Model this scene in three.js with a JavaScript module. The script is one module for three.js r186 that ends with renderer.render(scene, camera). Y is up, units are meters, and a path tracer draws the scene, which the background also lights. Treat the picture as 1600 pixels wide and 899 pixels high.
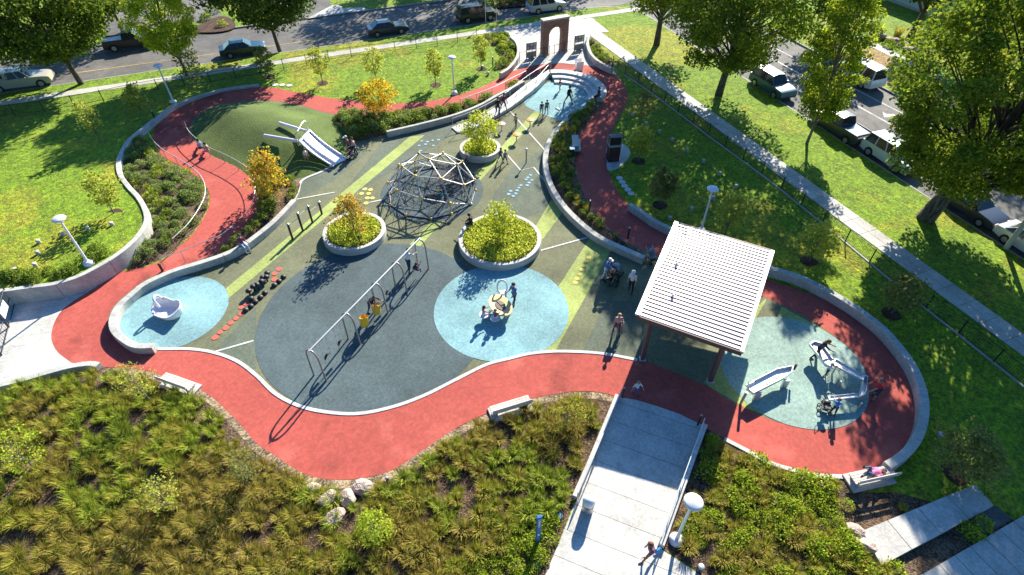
import * as THREE from 'three';
import { Sky } from 'three/addons/objects/Sky.js';
import { mergeGeometries } from 'three/addons/utils/BufferGeometryUtils.js';
import { RoundedBoxGeometry } from 'three/addons/geometries/RoundedBoxGeometry.js';

// ---------- camera, sky, sun, exposure ----------
const scene = new THREE.Scene();
const R = Math.PI / 180;
const camera = new THREE.PerspectiveCamera(52.63, 1600 / 899, 0.5, 1200);
camera.position.set(0, 25, 0);
camera.rotation.x = -43.74 * R;
const sunDir = new THREE.Vector3(0.364 * Math.cos(29.5 * R), Math.sin(29.5 * R), -0.931 * Math.cos(29.5 * R)).normalize();
const sky = new Sky();
sky.scale.setScalar(1000);
sky.material.uniforms.sunPosition.value.copy(sunDir);
sky.material.uniforms.turbidity.value = 3;
sky.material.uniforms.rayleigh.value = 1.4;
sky.material.uniforms.mieCoefficient.value = 0.004;
if (sky.material.uniforms.cloudCoverage) sky.material.uniforms.cloudCoverage.value = 0;
sky.name = 'sky'; sky.userData.kind = 'structure';
scene.add(sky);
scene.environmentIntensity = 0.13;
const sun = new THREE.DirectionalLight(new THREE.Color(1, 0.92, 0.76), 4.8);
sun.position.copy(sunDir).multiplyScalar(150); sun.castShadow = true;
sun.shadow.mapSize.set(4096, 4096);
Object.assign(sun.shadow.camera, { left: -80, right: 80, top: 80, bottom: -80, near: 1, far: 350 });
scene.add(sun, sun.target); sun.target.position.set(0, 0, -40);
sun.position.add(sun.target.position);
const renderer = new THREE.WebGLRenderer({ antialias: true });
renderer.toneMapping = THREE.LinearToneMapping;
renderer.toneMappingExposure = 2.7;
renderer.shadowMap.enabled = true;

// ---------- small tools ----------
function rngOf(seed) { let a = seed >>> 0; return () => { a = (a + 0x6D2B79F5) | 0; let t = Math.imul(a ^ (a >>> 15), 1 | a); t = (t + Math.imul(t ^ (t >>> 7), 61 | t)) ^ t; return ((t ^ (t >>> 14)) >>> 0) / 4294967296; }; }
const rnd = rngOf(7);
const V = (x, y, z) => new THREE.Vector3(x, y, z);
const used = {};
function numbered(n) { const k = used[n] = (used[n] ?? -1) + 1; return k ? n + '_' + String(k).padStart(3, '0') : n; }
function mesh(name, geo, m, parent) { const o = new THREE.Mesh(geo, m); o.name = name; o.castShadow = o.receiveShadow = true; parent.add(o); return o; }
function thing(name, label, category, [x, y, z] = [0, 0, 0], turn = 0, group) {
  const o = new THREE.Group(); o.name = numbered(name); o.position.set(x, y, z); o.rotation.y = turn;
  o.userData = { label, category }; if (group) o.userData.group = group; scene.add(o); return o;
}
function struct(name, geo, m) { const o = mesh(numbered(name), geo, m, scene); o.userData.kind = 'structure'; return o; }
function structGroup(name) { const o = new THREE.Group(); o.name = numbered(name); o.userData.kind = 'structure'; scene.add(o); return o; }
function copyOf(src, [x, y, z], turn, label, scale = 1) {
  const c = src.clone(); c.name = numbered(src.name.replace(/_\d+$/, '')); c.position.set(x, y, z); c.rotation.y = turn; c.scale.setScalar(scale);
  c.userData = { ...src.userData }; if (label) c.userData.label = label; scene.add(c); return c;
}
function vnoise(seed, per) { // tileable value noise with lattice period
  const r = rngOf(seed), g = new Float32Array(per * per); for (let i = 0; i < g.length; i++) g[i] = r();
  return (u, v) => { u = (u - Math.floor(u)) * per; v = (v - Math.floor(v)) * per; const i = Math.floor(u) % per, j = Math.floor(v) % per; let a = u - Math.floor(u), b = v - Math.floor(v); a = a * a * (3 - 2 * a); b = b * b * (3 - 2 * b);
    const i1 = (i + 1) % per, j1 = (j + 1) % per; return (g[j * per + i] * (1 - a) + g[j * per + i1] * a) * (1 - b) + (g[j1 * per + i] * (1 - a) + g[j1 * per + i1] * a) * b; };
}
function tex(size, metres, fn, srgb = true) {
  const d = new Uint8Array(size * size * 4);
  for (let j = 0; j < size; j++) for (let i = 0; i < size; i++) { const c = fn(i / size, j / size), k = (j * size + i) * 4; for (let q = 0; q < 3; q++) d[k + q] = Math.max(0, Math.min(255, Math.round((Array.isArray(c) ? c[q] : c) * 255))); d[k + 3] = 255; }
  const t = new THREE.DataTexture(d, size, size); t.wrapS = t.wrapT = THREE.RepeatWrapping; t.magFilter = THREE.LinearFilter; t.minFilter = THREE.LinearMipmapLinearFilter; t.generateMipmaps = true;
  if (srgb) t.colorSpace = THREE.SRGBColorSpace; t.repeat.set(1 / metres, 1 / metres); t.needsUpdate = true; return t;
}
const n8 = vnoise(1, 8), n17 = vnoise(2, 17), n40 = vnoise(3, 40), n96 = vnoise(4, 96), n210 = vnoise(5, 210), n430 = vnoise(6, 430), n5 = vnoise(8, 5);
const tRubber = tex(1024, 22, (u, v) => 0.83 + 0.10 * (n210(u, v) - .5) + 0.15 * (n430(u, v) - .5) + 0.07 * (n40(u, v) - .5) + 0.10 * (n8(u, v) - .5) + 0.07 * (n17(v, u) - .5));
const tRed = tex(1024, 31, (u, v) => { const s = n17(u, v) * .55 + n40(v, u) * .3 + n96(u, v) * .15, w = n8(u + .3, v) * .6 + n40(u, v) * .4; return [0, 1, 2].map(q => 0.84 + 0.09 * (n210(u, v) - .5) + 0.10 * (n430(u, v) - .5) + 0.09 * (n8(u, v) - .5) + (s > .62 ? (s - .62) * (q ? .8 : .35) : 0) - (w > .64 ? (w - .64) * .7 : 0)); });
const tConc = tex(1024, 17, (u, v) => { const s = n17(u, v) * .6 + n40(u, v) * .4; return 0.88 + 0.12 * (n210(u, v) - .5) + 0.08 * (n430(u, v) - .5) + 0.2 * (s - .5) - (s > .68 ? (s - .68) * .6 : 0); });
const tAsphalt = tex(1024, 26, (u, v) => 0.82 + 0.16 * (n430(u, v) - .5) + 0.1 * (n210(v, u) - .5) + 0.22 * (n8(u, v) - .5) + 0.14 * (n40(u, v) - .5) - (Math.abs(n17(u, v) - .5) < .012 ? .1 : 0));
const tGrass = tex(2048, 34, (u, v) => {
  const dry = Math.max(0, Math.min(1, (n8(u, v) * .5 + n17(v, u) * .3 + n40(u, v) * .2 - .5) * 5)), f = 0.62 + 0.5 * (n430(u, v) - .5) + 0.32 * (n210(u, v) - .5) + .22 * (n96(u, v) - .5);
  const a = [0.53, 0.65, 0.08], b = [0.78, 0.69, 0.24]; return a.map((c, q) => (c + (b[q] - c) * dry * .55) * (f + .42)); });
const tDry = tex(512, 12, (u, v) => { const f = .8 + .5 * (n210(u, v) - .5) + .4 * (n96(u, v) - .5); return [.80 * f, .68 * f, .46 * f]; });
const bGrass = tex(1024, 12, (u, v) => .5 * n430(u, v) + .35 * n210(v, u) + .15 * n96(u, v), false);
const tSoil = tex(512, 7, (u, v) => { const f = .75 + .6 * (n210(u, v) - .5) + .5 * (n96(u, v) - .5) + .4 * (n17(u, v) - .5); return [f, f * .93, f * .86]; });
const tBark = tex(256, 1, (u, v) => .62 + .55 * (n40(u * 2, v * .25) - .5) + .3 * (n96(u, v) - .5));
const tBrick = tex(512, 1.2, (u, v) => { const row = Math.floor(v * 16), x = u * 5 + (row % 2) * .5, bx = x - Math.floor(x), by = v * 16 - row; if (bx < .05 || by < .14) return [.55, .50, .46]; const h = n96(Math.floor(x) / 96 + .003, row / 96 + .004), g = .8 + .4 * (h - .5) + .2 * (n430(u, v) - .5); return [.66 * g, .50 * g, .44 * g]; });
function mat(r, g, b, o = {}) { const m = new THREE.MeshStandardMaterial({ roughness: .85, ...o }); m.color.setRGB(r, g, b); return m; }
function leafMat(o = {}) { return new THREE.MeshPhysicalMaterial({ vertexColors: true, side: THREE.DoubleSide, roughness: .97, specularIntensity: .15, transmission: .5, thickness: 0, ...o }); }
const M = {
  red: mat(.58, .108, .082, { map: tRed, roughness: .95 }), olive: mat(.21, .22, .125, { map: tRubber, roughness: .95 }),
  olive2: mat(.155, .185, .135, { map: tRubber, roughness: .95 }), lime: mat(.44, .52, .15, { map: tRubber, roughness: .95 }),
  slate: mat(.105, .15, .16, { map: tRubber, roughness: .95 }), blue: mat(.29, .53, .57, { map: tRubber, roughness: .95 }), teal: mat(.37, .53, .47, { map: tRubber, roughness: .95 }),
  white: mat(.72, .71, .68, { map: tConc }), conc: mat(.62, .60, .555, { map: tConc, roughness: .9 }), conc2: mat(.66, .64, .60, { map: tConc, roughness: .9 }), conc3: mat(.57, .555, .515, { map: tConc, roughness: .9 }),
  joint: mat(.12, .115, .10), wall: mat(.56, .55, .51, { map: tConc, roughness: .9 }), asphalt: mat(.175, .165, .16, { map: tAsphalt, roughness: .9 }), kerb: mat(.42, .41, .39, { map: tConc }),
  grass: mat(.50, .52, .36, { map: tGrass, roughness: 1, bumpMap: bGrass, bumpScale: .05 }), dry: mat(.75, .70, .66, { map: tDry, roughness: 1, bumpMap: bGrass, bumpScale: .04 }),
  soil: mat(.19, .135, .095, { map: tSoil, roughness: 1, bumpMap: bGrass, bumpScale: .06 }), mulch: mat(.11, .055, .035, { map: tSoil, roughness: 1 }),
  yellowPaint: mat(.62, .42, .08, { map: tAsphalt }), whitePaint: mat(.70, .70, .68, { map: tAsphalt }),
  steel: mat(.62, .63, .66, { metalness: .85, roughness: .32 }), galv: mat(.50, .50, .51, { metalness: .6, roughness: .45 }), pipe: mat(.33, .30, .29, { metalness: .5, roughness: .45 }),
  black: mat(.018, .018, .02, { roughness: .5 }), blackRubber: mat(.022, .021, .022, { roughness: .55 }), lampWhite: mat(.74, .74, .80, { roughness: .4 }), plasticWhite: mat(.72, .70, .74, { roughness: .35 }),
  bark: mat(.24, .20, .165, { map: tBark, roughness: 1, bumpMap: tBark, bumpScale: .03 }), barkPale: mat(.42, .37, .31, { map: tBark, roughness: 1 }),
  rock: mat(.58, .45, .38, { map: tConc, roughness: 1, bumpMap: tSoil, bumpScale: .04 }), brick: mat(1, .95, .95, { map: tBrick, roughness: .95 }), darkBrick: mat(.26, .20, .20, { map: tBrick, roughness: .95 }),
  yellow: mat(.78, .46, .02, { roughness: .4 }), orange: mat(.66, .25, .03, { roughness: .5 }), tan: mat(.72, .50, .22, { roughness: .5 }), redDot: mat(.62, .11, .075), blueDot: mat(.20, .36, .48), yelDot: mat(.66, .55, .12), wood: mat(.70, .63, .57, { map: tConc, roughness: .8 }),
  glass: mat(.02, .025, .03, { roughness: .06, metalness: 0 }), tyre: mat(.02, .02, .02, { roughness: .9 }), rim: mat(.5, .5, .52, { metalness: .8, roughness: .35 }), tail: mat(.35, .01, .01, { roughness: .2 }), head: mat(.75, .75, .75, { roughness: .1 }),
  bluePost: mat(.008, .13, .45, { roughness: .75 }), purple: mat(.36, .30, .36, { roughness: .5 })
};
function smooth(pts, closed = false, step = .5, tension = .5) {
  const c = new THREE.CatmullRomCurve3(pts.map(p => V(p[0], p[2] ?? 0, p[1])), closed, 'centripetal', tension), n = Math.max(4, Math.round(c.getLength() / step));
  const o = c.getSpacedPoints(n).map(p => [p.x, p.z]); if (closed) o.pop(); return o;
}
function shapeOf(pts, holes = []) { // shape in (x, -z)
  const s = new THREE.Shape(pts.map(p => new THREE.Vector2(p[0], -p[1]))); for (const h of holes) s.holes.push(new THREE.Path(h.map(p => new THREE.Vector2(p[0], -p[1])))); return s;
}
function sheetGeo(pts, y, holes) { const g = new THREE.ShapeGeometry(shapeOf(pts, holes)); g.rotateX(-Math.PI / 2); g.translate(0, y, 0); return g; }
function slabGeo(pts, y0, y1, holes) { const g = new THREE.ExtrudeGeometry(shapeOf(pts, holes), { depth: y1 - y0, bevelEnabled: false }); g.rotateX(-Math.PI / 2); g.translate(0, y0, 0); return g; }
function circlePts(x, z, r, n = 72) { return Array.from({ length: n }, (_, i) => [x + r * Math.cos(i / n * 2 * Math.PI), z + r * Math.sin(i / n * 2 * Math.PI)]); }
function clipHalf(poly, a, b) { // keep the left of a->b in (x, z)
  const o = [], side = p => (b[0] - a[0]) * (p[1] - a[1]) - (b[1] - a[1]) * (p[0] - a[0]);
  for (let i = 0; i < poly.length; i++) { const p = poly[i], q = poly[(i + 1) % poly.length], s = side(p), t = side(q); if (s >= 0) o.push(p); if ((s >= 0) !== (t >= 0)) { const k = s / (s - t); o.push([p[0] + (q[0] - p[0]) * k, p[1] + (q[1] - p[1]) * k]); } } return o;
}
function clipCell(poly, cell) { let o = poly; for (let i = 0; i < 4 && o.length > 2; i++) o = clipHalf(o, cell[i], cell[(i + 1) % 4]); return o; }
function areaOf(p) { let a = 0; for (let i = 0; i < p.length; i++) { const q = p[(i + 1) % p.length]; a += p[i][0] * q[1] - q[0] * p[i][1]; } return a / 2; }
function inside(pts, x, z) { let c = false; for (let i = 0, j = pts.length - 1; i < pts.length; j = i++) { const a = pts[i], b = pts[j]; if ((a[1] > z) !== (b[1] > z) && x < (b[0] - a[0]) * (z - a[1]) / (b[1] - a[1]) + a[0]) c = !c; } return c; }
function edgeDist(pts, x, z) { let m = 1e9; for (let i = 0; i < pts.length; i++) { const a = pts[i], b = pts[(i + 1) % pts.length], dx = b[0] - a[0], dz = b[1] - a[1], t = Math.max(0, Math.min(1, ((x - a[0]) * dx + (z - a[1]) * dz) / (dx * dx + dz * dz + 1e-9))); m = Math.min(m, Math.hypot(x - a[0] - t * dx, z - a[1] - t * dz)); } return inside(pts, x, z) ? m : -m; }
// paving: a region cut into slabs, each slab a mesh with a recessed joint round it
function paved(name, region, origin, ang, cw, cl, gap, y0, y1, mats, parentY) {
  const g = structGroup(name), ca = Math.cos(ang), sa = Math.sin(ang); let u0 = 1e9, u1 = -1e9, v0 = 1e9, v1 = -1e9;
  if (areaOf(region) < 0) region = region.slice().reverse();
  const su = cw > 5 ? .5 : 0, sv = cl > 5 ? .5 : 0;
  const W = (u, v) => [origin[0] + u * ca - v * sa, origin[1] + u * sa + v * ca];
  for (const p of region) { const dx = p[0] - origin[0], dz = p[1] - origin[1], u = dx * ca + dz * sa, v = -dx * sa + dz * ca; u0 = Math.min(u0, u); u1 = Math.max(u1, u); v0 = Math.min(v0, v); v1 = Math.max(v1, v); }
  mesh('joint_bed', sheetGeo(region, y1 - .02), M.joint, g);
  for (let i = Math.floor(u0 / cw) - su; i < u1 / cw; i++) for (let j = Math.floor(v0 / cl) - sv; j < v1 / cl; j++) {
    const h = gap / 2, c = [W(i * cw + h, j * cl + h), W((i + 1) * cw - h, j * cl + h), W((i + 1) * cw - h, (j + 1) * cl - h), W(i * cw + h, (j + 1) * cl - h)];
    const q = clipCell(region, c); if (q.length < 3 || Math.abs(areaOf(q)) < .02) continue;
    mesh('slab', slabGeo(q, y0, y1 + (rnd() - .5) * .004), mats[Math.floor(rnd() * mats.length)], g);
  }
  return g;
}
// a wall that follows a line, cast in panels; each panel is a piece
function stripGeo(pts, w, y0, y1, ch = .025) { // y0, y1 functions of (x, z)
  const N = pts.length, prof = [[-w / 2, 0, 0], [-w / 2, 1, -ch], [-w / 2 + ch, 1, 0], [w / 2 - ch, 1, 0], [w / 2, 1, -ch], [w / 2, 0, 0]];
  const pos = [], idx = [], uv = []; let len = 0; const rows = [];
  for (let i = 0; i < N; i++) { const a = pts[Math.max(0, i - 1)], b = pts[Math.min(N - 1, i + 1)], L = Math.hypot(b[0] - a[0], b[1] - a[1]) || 1, nx = -(b[1] - a[1]) / L, nz = (b[0] - a[0]) / L; if (i) len += Math.hypot(pts[i][0] - pts[i - 1][0], pts[i][1] - pts[i - 1][1]);
    const Y0 = y0(...pts[i]), Y1 = y1(...pts[i]); rows.push(prof.map(([o, t, d]) => [pts[i][0] + nx * o, (t ? Y1 : Y0) + d, pts[i][1] + nz * o, len])); }
  for (let s = 0; s < 5; s++) { const st = pos.length / 3; for (let i = 0; i < N; i++) for (const e of [0, 1]) { const p = rows[i][s + e]; pos.push(p[0], p[1], p[2]); uv.push(p[3] + pts[0][0], s === 2 ? p[2] : p[1] + p[0]); }
    for (let i = 0; i < N - 1; i++) { const a = st + i * 2; idx.push(a, a + 1, a + 2, a + 1, a + 3, a + 2); } }
  for (const e of [0, N - 1]) { const st = pos.length / 3; for (const p of rows[e]) { pos.push(p[0], p[1], p[2]); uv.push(p[0], p[1]); } for (let k = 1; k < 5; k++) e ? idx.push(st, st + k + 1, st + k) : idx.push(st, st + k, st + k + 1); }
  const g = new THREE.BufferGeometry(); g.setAttribute('position', new THREE.Float32BufferAttribute(pos, 3)); g.setAttribute('uv', new THREE.Float32BufferAttribute(uv, 2)); g.setIndex(idx); g.computeVertexNormals(); return g;
}
const fnOf = h => typeof h === 'function' ? h : () => h;
function wall(name, label, line, { w = .36, h = .5, base = -.05, panel = 3, m = M.wall, step = .3, category = 'wall', piece = 'panel' } = {}) {
  const t = thing(name, label, category), p = smooth(line, false, step); t.userData.kind = 'thing'; const per = Math.max(1, Math.round(panel / step));
  for (let i = 0; i < p.length - 1; i += per) { const e = Math.min(p.length - 1, i + per), q = p.slice(i, e + 1).map(a => a.slice()); if (q.length < 2) continue;
    if (e < p.length - 1) { const a = q[q.length - 2], b = q[q.length - 1], L = Math.hypot(b[0] - a[0], b[1] - a[1]); b[0] -= (b[0] - a[0]) / L * .015; b[1] -= (b[1] - a[1]) / L * .015; }
    mesh(piece, stripGeo(q, w, fnOf(base), fnOf(h)), m, t); }
  return t;
}
// a field of ground with a height, ending exactly on its outline
function moundGeo(outline, cell, f, margin = .35) {
  let x0 = 1e9, x1 = -1e9, z0 = 1e9, z1 = -1e9; for (const p of outline) { x0 = Math.min(x0, p[0]); x1 = Math.max(x1, p[0]); z0 = Math.min(z0, p[1]); z1 = Math.max(z1, p[1]); }
  x0 -= margin; z0 -= margin; const nx = Math.ceil((x1 + margin - x0) / cell), nz = Math.ceil((z1 + margin - z0) / cell), pos = [], uv = [], idx = [], ds = [];
  for (let j = 0; j <= nz; j++) for (let i = 0; i <= nx; i++) { const x = x0 + i * cell, z = z0 + j * cell, d = edgeDist(outline, x, z); ds.push(d); pos.push(x, d < 0 ? Math.max(-.1, d * .3) : f(d, x, z), z); uv.push(x, -z); }
  for (let j = 0; j < nz; j++) for (let i = 0; i < nx; i++) { const a = j * (nx + 1) + i, b = a + 1, c = a + nx + 1, d = c + 1; if (Math.max(ds[a], ds[b], ds[c], ds[d]) > -.02) idx.push(a, c, b, b, c, d); }
  const g = new THREE.BufferGeometry(); g.setAttribute('position', new THREE.Float32BufferAttribute(pos, 3)); g.setAttribute('uv', new THREE.Float32BufferAttribute(uv, 2)); g.setIndex(idx); g.computeVertexNormals(); return g;
}
const sstep = (a, b, x) => { x = Math.max(0, Math.min(1, (x - a) / (b - a))); return x * x * (3 - 2 * x); };
function tube(pts, r, seg = 6, closed = false) { const c = new THREE.CatmullRomCurve3(pts.map(p => V(...p)), closed, 'centripetal'); return new THREE.TubeGeometry(c, Math.max(2, pts.length * 3), r, seg, closed); }
function bar(a, b, r, seg = 6, r2 = r) { const A = V(...a), B = V(...b), g = new THREE.CylinderGeometry(r2, r, A.distanceTo(B), seg); g.applyQuaternion(new THREE.Quaternion().setFromUnitVectors(V(0, 1, 0), B.clone().sub(A).normalize())); g.translate((A.x + B.x) / 2, (A.y + B.y) / 2, (A.z + B.z) / 2); return g; }
function box(w, h, d, x = 0, y = 0, z = 0, r = 0) { const g = r ? new RoundedBoxGeometry(w, h, d, 2, r) : new THREE.BoxGeometry(w, h, d); g.translate(x, y, z); return g; }
function join(list) { return mergeGeometries(list.map(g => { const q = g.index ? g.toNonIndexed() : g; for (const k of Object.keys(q.attributes)) if (!['position', 'normal', 'uv'].includes(k)) q.deleteAttribute(k); return q; })); }
const lawnY = (x, z) => Math.min(1, Math.max(0, (56 + z) / 28));
// ---------- ground, streets, kerbs ----------
const G0 = -.15;
const lerpLine = (a, b, t) => [a[0] + (b[0] - a[0]) * t, a[1] + (b[1] - a[1]) * t];
const nNear = [[-48.88,-52.94], [0,-72.74]], nWalkA = [[-47.95,-51.48], [0,-70.44]], nWalkB = [[-47.29,-50.45], [0,-69.33]], nFar = [[-24.6,-73.39], [-10.29,-79.64]];
const eNear = [[26.88,-46.25], [32.86,-30.33]], eFar = [[31.48,-66.71], [36.86,-53.77]];
const dirOf = (l) => { const dx = l[1][0] - l[0][0], dz = l[1][1] - l[0][1], L = Math.hypot(dx, dz); return [dx / L, dz / L]; };
const dN = dirOf(nNear), dE = dirOf(eNear);
const along = (p, d, s, o = 0) => [p[0] + d[0] * s - d[1] * o, p[1] + d[1] * s + d[0] * o]; // o: to the right of d as seen from above
struct('ground', (() => { const g = new THREE.PlaneGeometry(700, 700); g.rotateX(-Math.PI / 2); g.translate(0, G0 - .02, -80); const u = g.attributes.uv; for (let i = 0; i < u.count; i++) u.setXY(i, u.getX(i) * 700, u.getY(i) * 700); return g; })(), M.grass);
const hit = (p, d, q, e) => { const t = ((q[0] - p[0]) * e[1] - (q[1] - p[1]) * e[0]) / (d[0] * e[1] - d[1] * e[0]); return [p[0] + d[0] * t, p[1] + d[1] * t]; };
const corner = hit(nNear[0], dN, eNear[0], dE);
const nWid = Math.abs((nFar[0][0] - nNear[0][0]) * -dN[1] + (nFar[0][1] - nNear[0][1]) * dN[0]);
const eWid = Math.abs((eFar[0][0] - eNear[0][0]) * -dE[1] + (eFar[0][1] - eNear[0][1]) * dE[0]);
const nW0 = along(nNear[0], dN, -90), nE0 = along(corner, dN, 110);
struct('north_street', sheetGeo([nW0, nE0, along(nE0, dN, 0, -nWid), along(nW0, dN, 0, -nWid)], G0), M.asphalt);
const eS0 = along(eNear[1], dE, 60), eN0 = along(corner, dE, -2);
struct('east_street', sheetGeo([eN0, eS0, along(eS0, dE, 0, -eWid), along(eN0, dE, 0, -eWid)], G0 + .004), M.asphalt);
// the block of the park: lawn level 0, rounded at the street corner
const cA = along(corner, dN, -6), cB = along(corner, dE, 6), arc = [];
for (let i = 0; i <= 8; i++) { const t = i / 8; arc.push([(1 - t) ** 2 * cA[0] + 2 * t * (1 - t) * corner[0] + t * t * cB[0], (1 - t) ** 2 * cA[1] + 2 * t * (1 - t) * corner[1] + t * t * cB[1]]); }
const blockEdge = [nW0, ...arc, eS0];
struct('park_lawn', slabGeo([...blockEdge, [eS0[0] + 20, 40], [nW0[0], 40]], G0 - .01, 0), M.grass);
function kerbLine(name, line, side) { const g = structGroup(name); for (let i = 0; i < line.length - 1; i++) { const a = line[i], b = line[i + 1], L = Math.hypot(b[0] - a[0], b[1] - a[1]), n = Math.max(1, Math.round(L / 3)); const d = [(b[0] - a[0]) / L, (b[1] - a[1]) / L];
  for (let k = 0; k < n; k++) { const p = along(a, d, L * k / n, side * .09), q = along(a, d, L * (k + 1) / n - .012, side * .09); mesh('kerb_stone', stripGeo([p, q], .17, () => G0, () => .006, .02), M.kerb, g); } } }
kerbLine('park_kerb', [along(nNear[0], dN, -12), ...arc, along(eNear[1], dE, 16)], -1);
const nFarL = [along(along(nNear[0], dN, -10), dN, 0, -nWid), along(along(corner, dN, 60), dN, 0, -nWid)];
struct('north_verge', slabGeo([along(nW0, dN, 0, -nWid), along(nE0, dN, 0, -nWid), along(nE0, dN, 0, -nWid - 60), along(nW0, dN, 0, -nWid - 60)], G0 - .01, -.002), M.grass);
kerbLine('north_kerb', nFarL, 1);
// east far side
const eFA = along(along(corner, dE, 4), dE, 0, -eWid), eFB = along(along(eNear[1], dE, 30), dE, 0, -eWid);
struct('east_verge', slabGeo([eFA, eFB, along(eFB, dE, 0, -80), along(eFA, dE, 0, -80)], G0 - .01, -.004), M.grass);
kerbLine('east_kerb', [along(along(corner, dE, 5), dE, 0, -eWid), along(along(eNear[1], dE, 10), dE, 0, -eWid)], 1);
struct('dry_verge', sheetGeo(smooth([[37.25,-62.22],[39.18,-63.78],[40.21,-62.56],[40.7,-59.74],[41.13,-56.94],[41.37,-53.77],[41.38,-50.45],[39.72,-49.57],[38.69,-52.14],[37.12,-53.91],[35.98,-56.35],[35.7,-59.26]], true, .6), .004), M.dry);
// street markings
function stripe(name, a, b, w, y, m) { return struct(name, stripGeo([a, b], w, () => y - .003, () => y, .001), m); }
{ const Y = G0 + .008; const ys = [[-45.41,-57.7], [-31.24,-63.43]], dY = dirOf(ys);
  const y2 = [[-17.02,-73.39], [-7.08,-77.23]], dY2 = dirOf(y2);
  stripe('yellow_line', along(ys[0], dY, -20), along([-8.4,-72.1], dY, 0), .14, Y, M.yellowPaint);
  stripe('yellow_line', [-13.8,-72.53], [-10.1,-72.31], .14, Y + .002, M.yellowPaint);
  stripe('yellow_line', [-10.1,-72.31], [2.09,-77], .14, Y + .004, M.yellowPaint);
  stripe('yellow_line', along(y2[0], dY2, -4), along(y2[1], dY2, 16), .14, Y, M.yellowPaint);
  const w1 = [[28.32,-59.9], [34.2,-45.47]], w2 = [[33.59,-53.63], [36.18,-47.75]], d1 = dirOf(w1), d2 = dirOf(w2);
  stripe('white_line', along(w1[0], d1, -12), along(w1[1], d1, -2), .22, Y + .004, M.whitePaint);
  stripe('yellow_line', along(w1[1], d1, -2), along(w1[1], d1, 25), .22, Y + .004, M.yellowPaint);
  stripe('white_line', along(w2[0], d2, -14), along(w2[1], d2, 25), .16, Y + .004, M.whitePaint);
  // turn arrow, cross tick and the bicycle ring
  struct('turn_arrow', sheetGeo([[33.88,-49.57],[33.55,-48.47],[34.29,-48.47],[34.3,-48.11],[35.21,-47.64],[35.49,-47.87],[34.81,-48.59],[34.7,-49.08],[34.06,-49.08]], Y + .006), M.whitePaint);
  struct('lane_tick', sheetGeo([[29.45,-44.81],[29.63,-44.6],[30.04,-44.92],[30,-44.7],[29.69,-44.49],[29.81,-44.27],[29.66,-44.17],[29.48,-44.38],[29.17,-44.17],[29.21,-44.38],[29.46,-44.6]], Y + .006), M.whitePaint);
  const rp = [36.97,-49.45]; const ring = new THREE.RingGeometry(.75, 1.1, 28); ring.rotateX(-Math.PI / 2); ring.translate(rp[0], Y + .006, rp[1]); struct('lane_ring', ring, M.whitePaint); }
// sidewalks
const sw1 = [[20.43,-40.35], [25.84,-26.1]], sw2 = [[21.2,-42.76], [28.03,-26.1]];
const dS = dirOf([[15.23,-52.14], [27.46,-22.57]]);
const swW = Math.abs((sw2[0][0] - sw1[0][0]) * -dS[1] + (sw2[0][1] - sw1[0][1]) * dS[0]);
const swO = [15.23,-52.14];
const swA = along(swO, dS, -22), swB = along(swO, dS, 58);
const angE = Math.atan2(dS[1], dS[0]);
paved('east_sidewalk', [swA, swB, along(swB, dS, 0, -swW), along(swA, dS, 0, -swW)], swO, angE, 1.5, swW / 2, .03, .004, .03, [M.conc, M.conc2, M.conc3, M.conc2]);
struct('north_sidewalk', slabGeo([along(nWalkA[0], dN, -40), along(nWalkA[1], dN, 45), along(nWalkB[1], dN, 45), along(nWalkB[0], dN, -40)], -.02, .02), M.conc3);
struct('far_sidewalk', slabGeo([[35.3,-66.71],[38.77,-65.59],[39.76,-63.08],[40.99,-59.26],[42.12,-55.18],[42.97,-56.05],[41.88,-60.39],[40.68,-64.32],[39.64,-67.08],[36.26,-68.24]], -.02, .03), M.conc);
struct('driveway', sheetGeo([[-45.74,-66.71],[-42.01,-69.63],[-35.11,-73.17],[-41.39,-90.53],[-59.13,-90.53]], .006), M.asphalt);
struct('driveway', sheetGeo([[-29.19,-70.23],[-24.75,-73.39],[-22,-74.94],[-26.84,-90.53],[-34.57,-90.53]], .006), M.asphalt);
struct('driveway_apron', sheetGeo([[-24.64,-72.96],[-20.67,-74.94],[-18,-75.84],[-18.61,-77],[-21.08,-76.53],[-21.86,-77.94],[-22.81,-77.47]], .010), M.conc);
struct('mulch_bed', sheetGeo(smooth([[-36.94,-69.03],[-36.55,-71.89],[-35.35,-73.83],[-33.65,-72.74],[-32.41,-69.83],[-33.84,-68.63]], true, .5), .012), M.mulch);
struct('mulch_bed', sheetGeo(smooth([[-2.4,-76.77],[-0.82,-79.64],[2.53,-82.16],[8.6,-84.27],[8.39,-81.65],[4.89,-78.66],[0.8,-77.23]], true, .5), .012), M.mulch);

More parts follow.
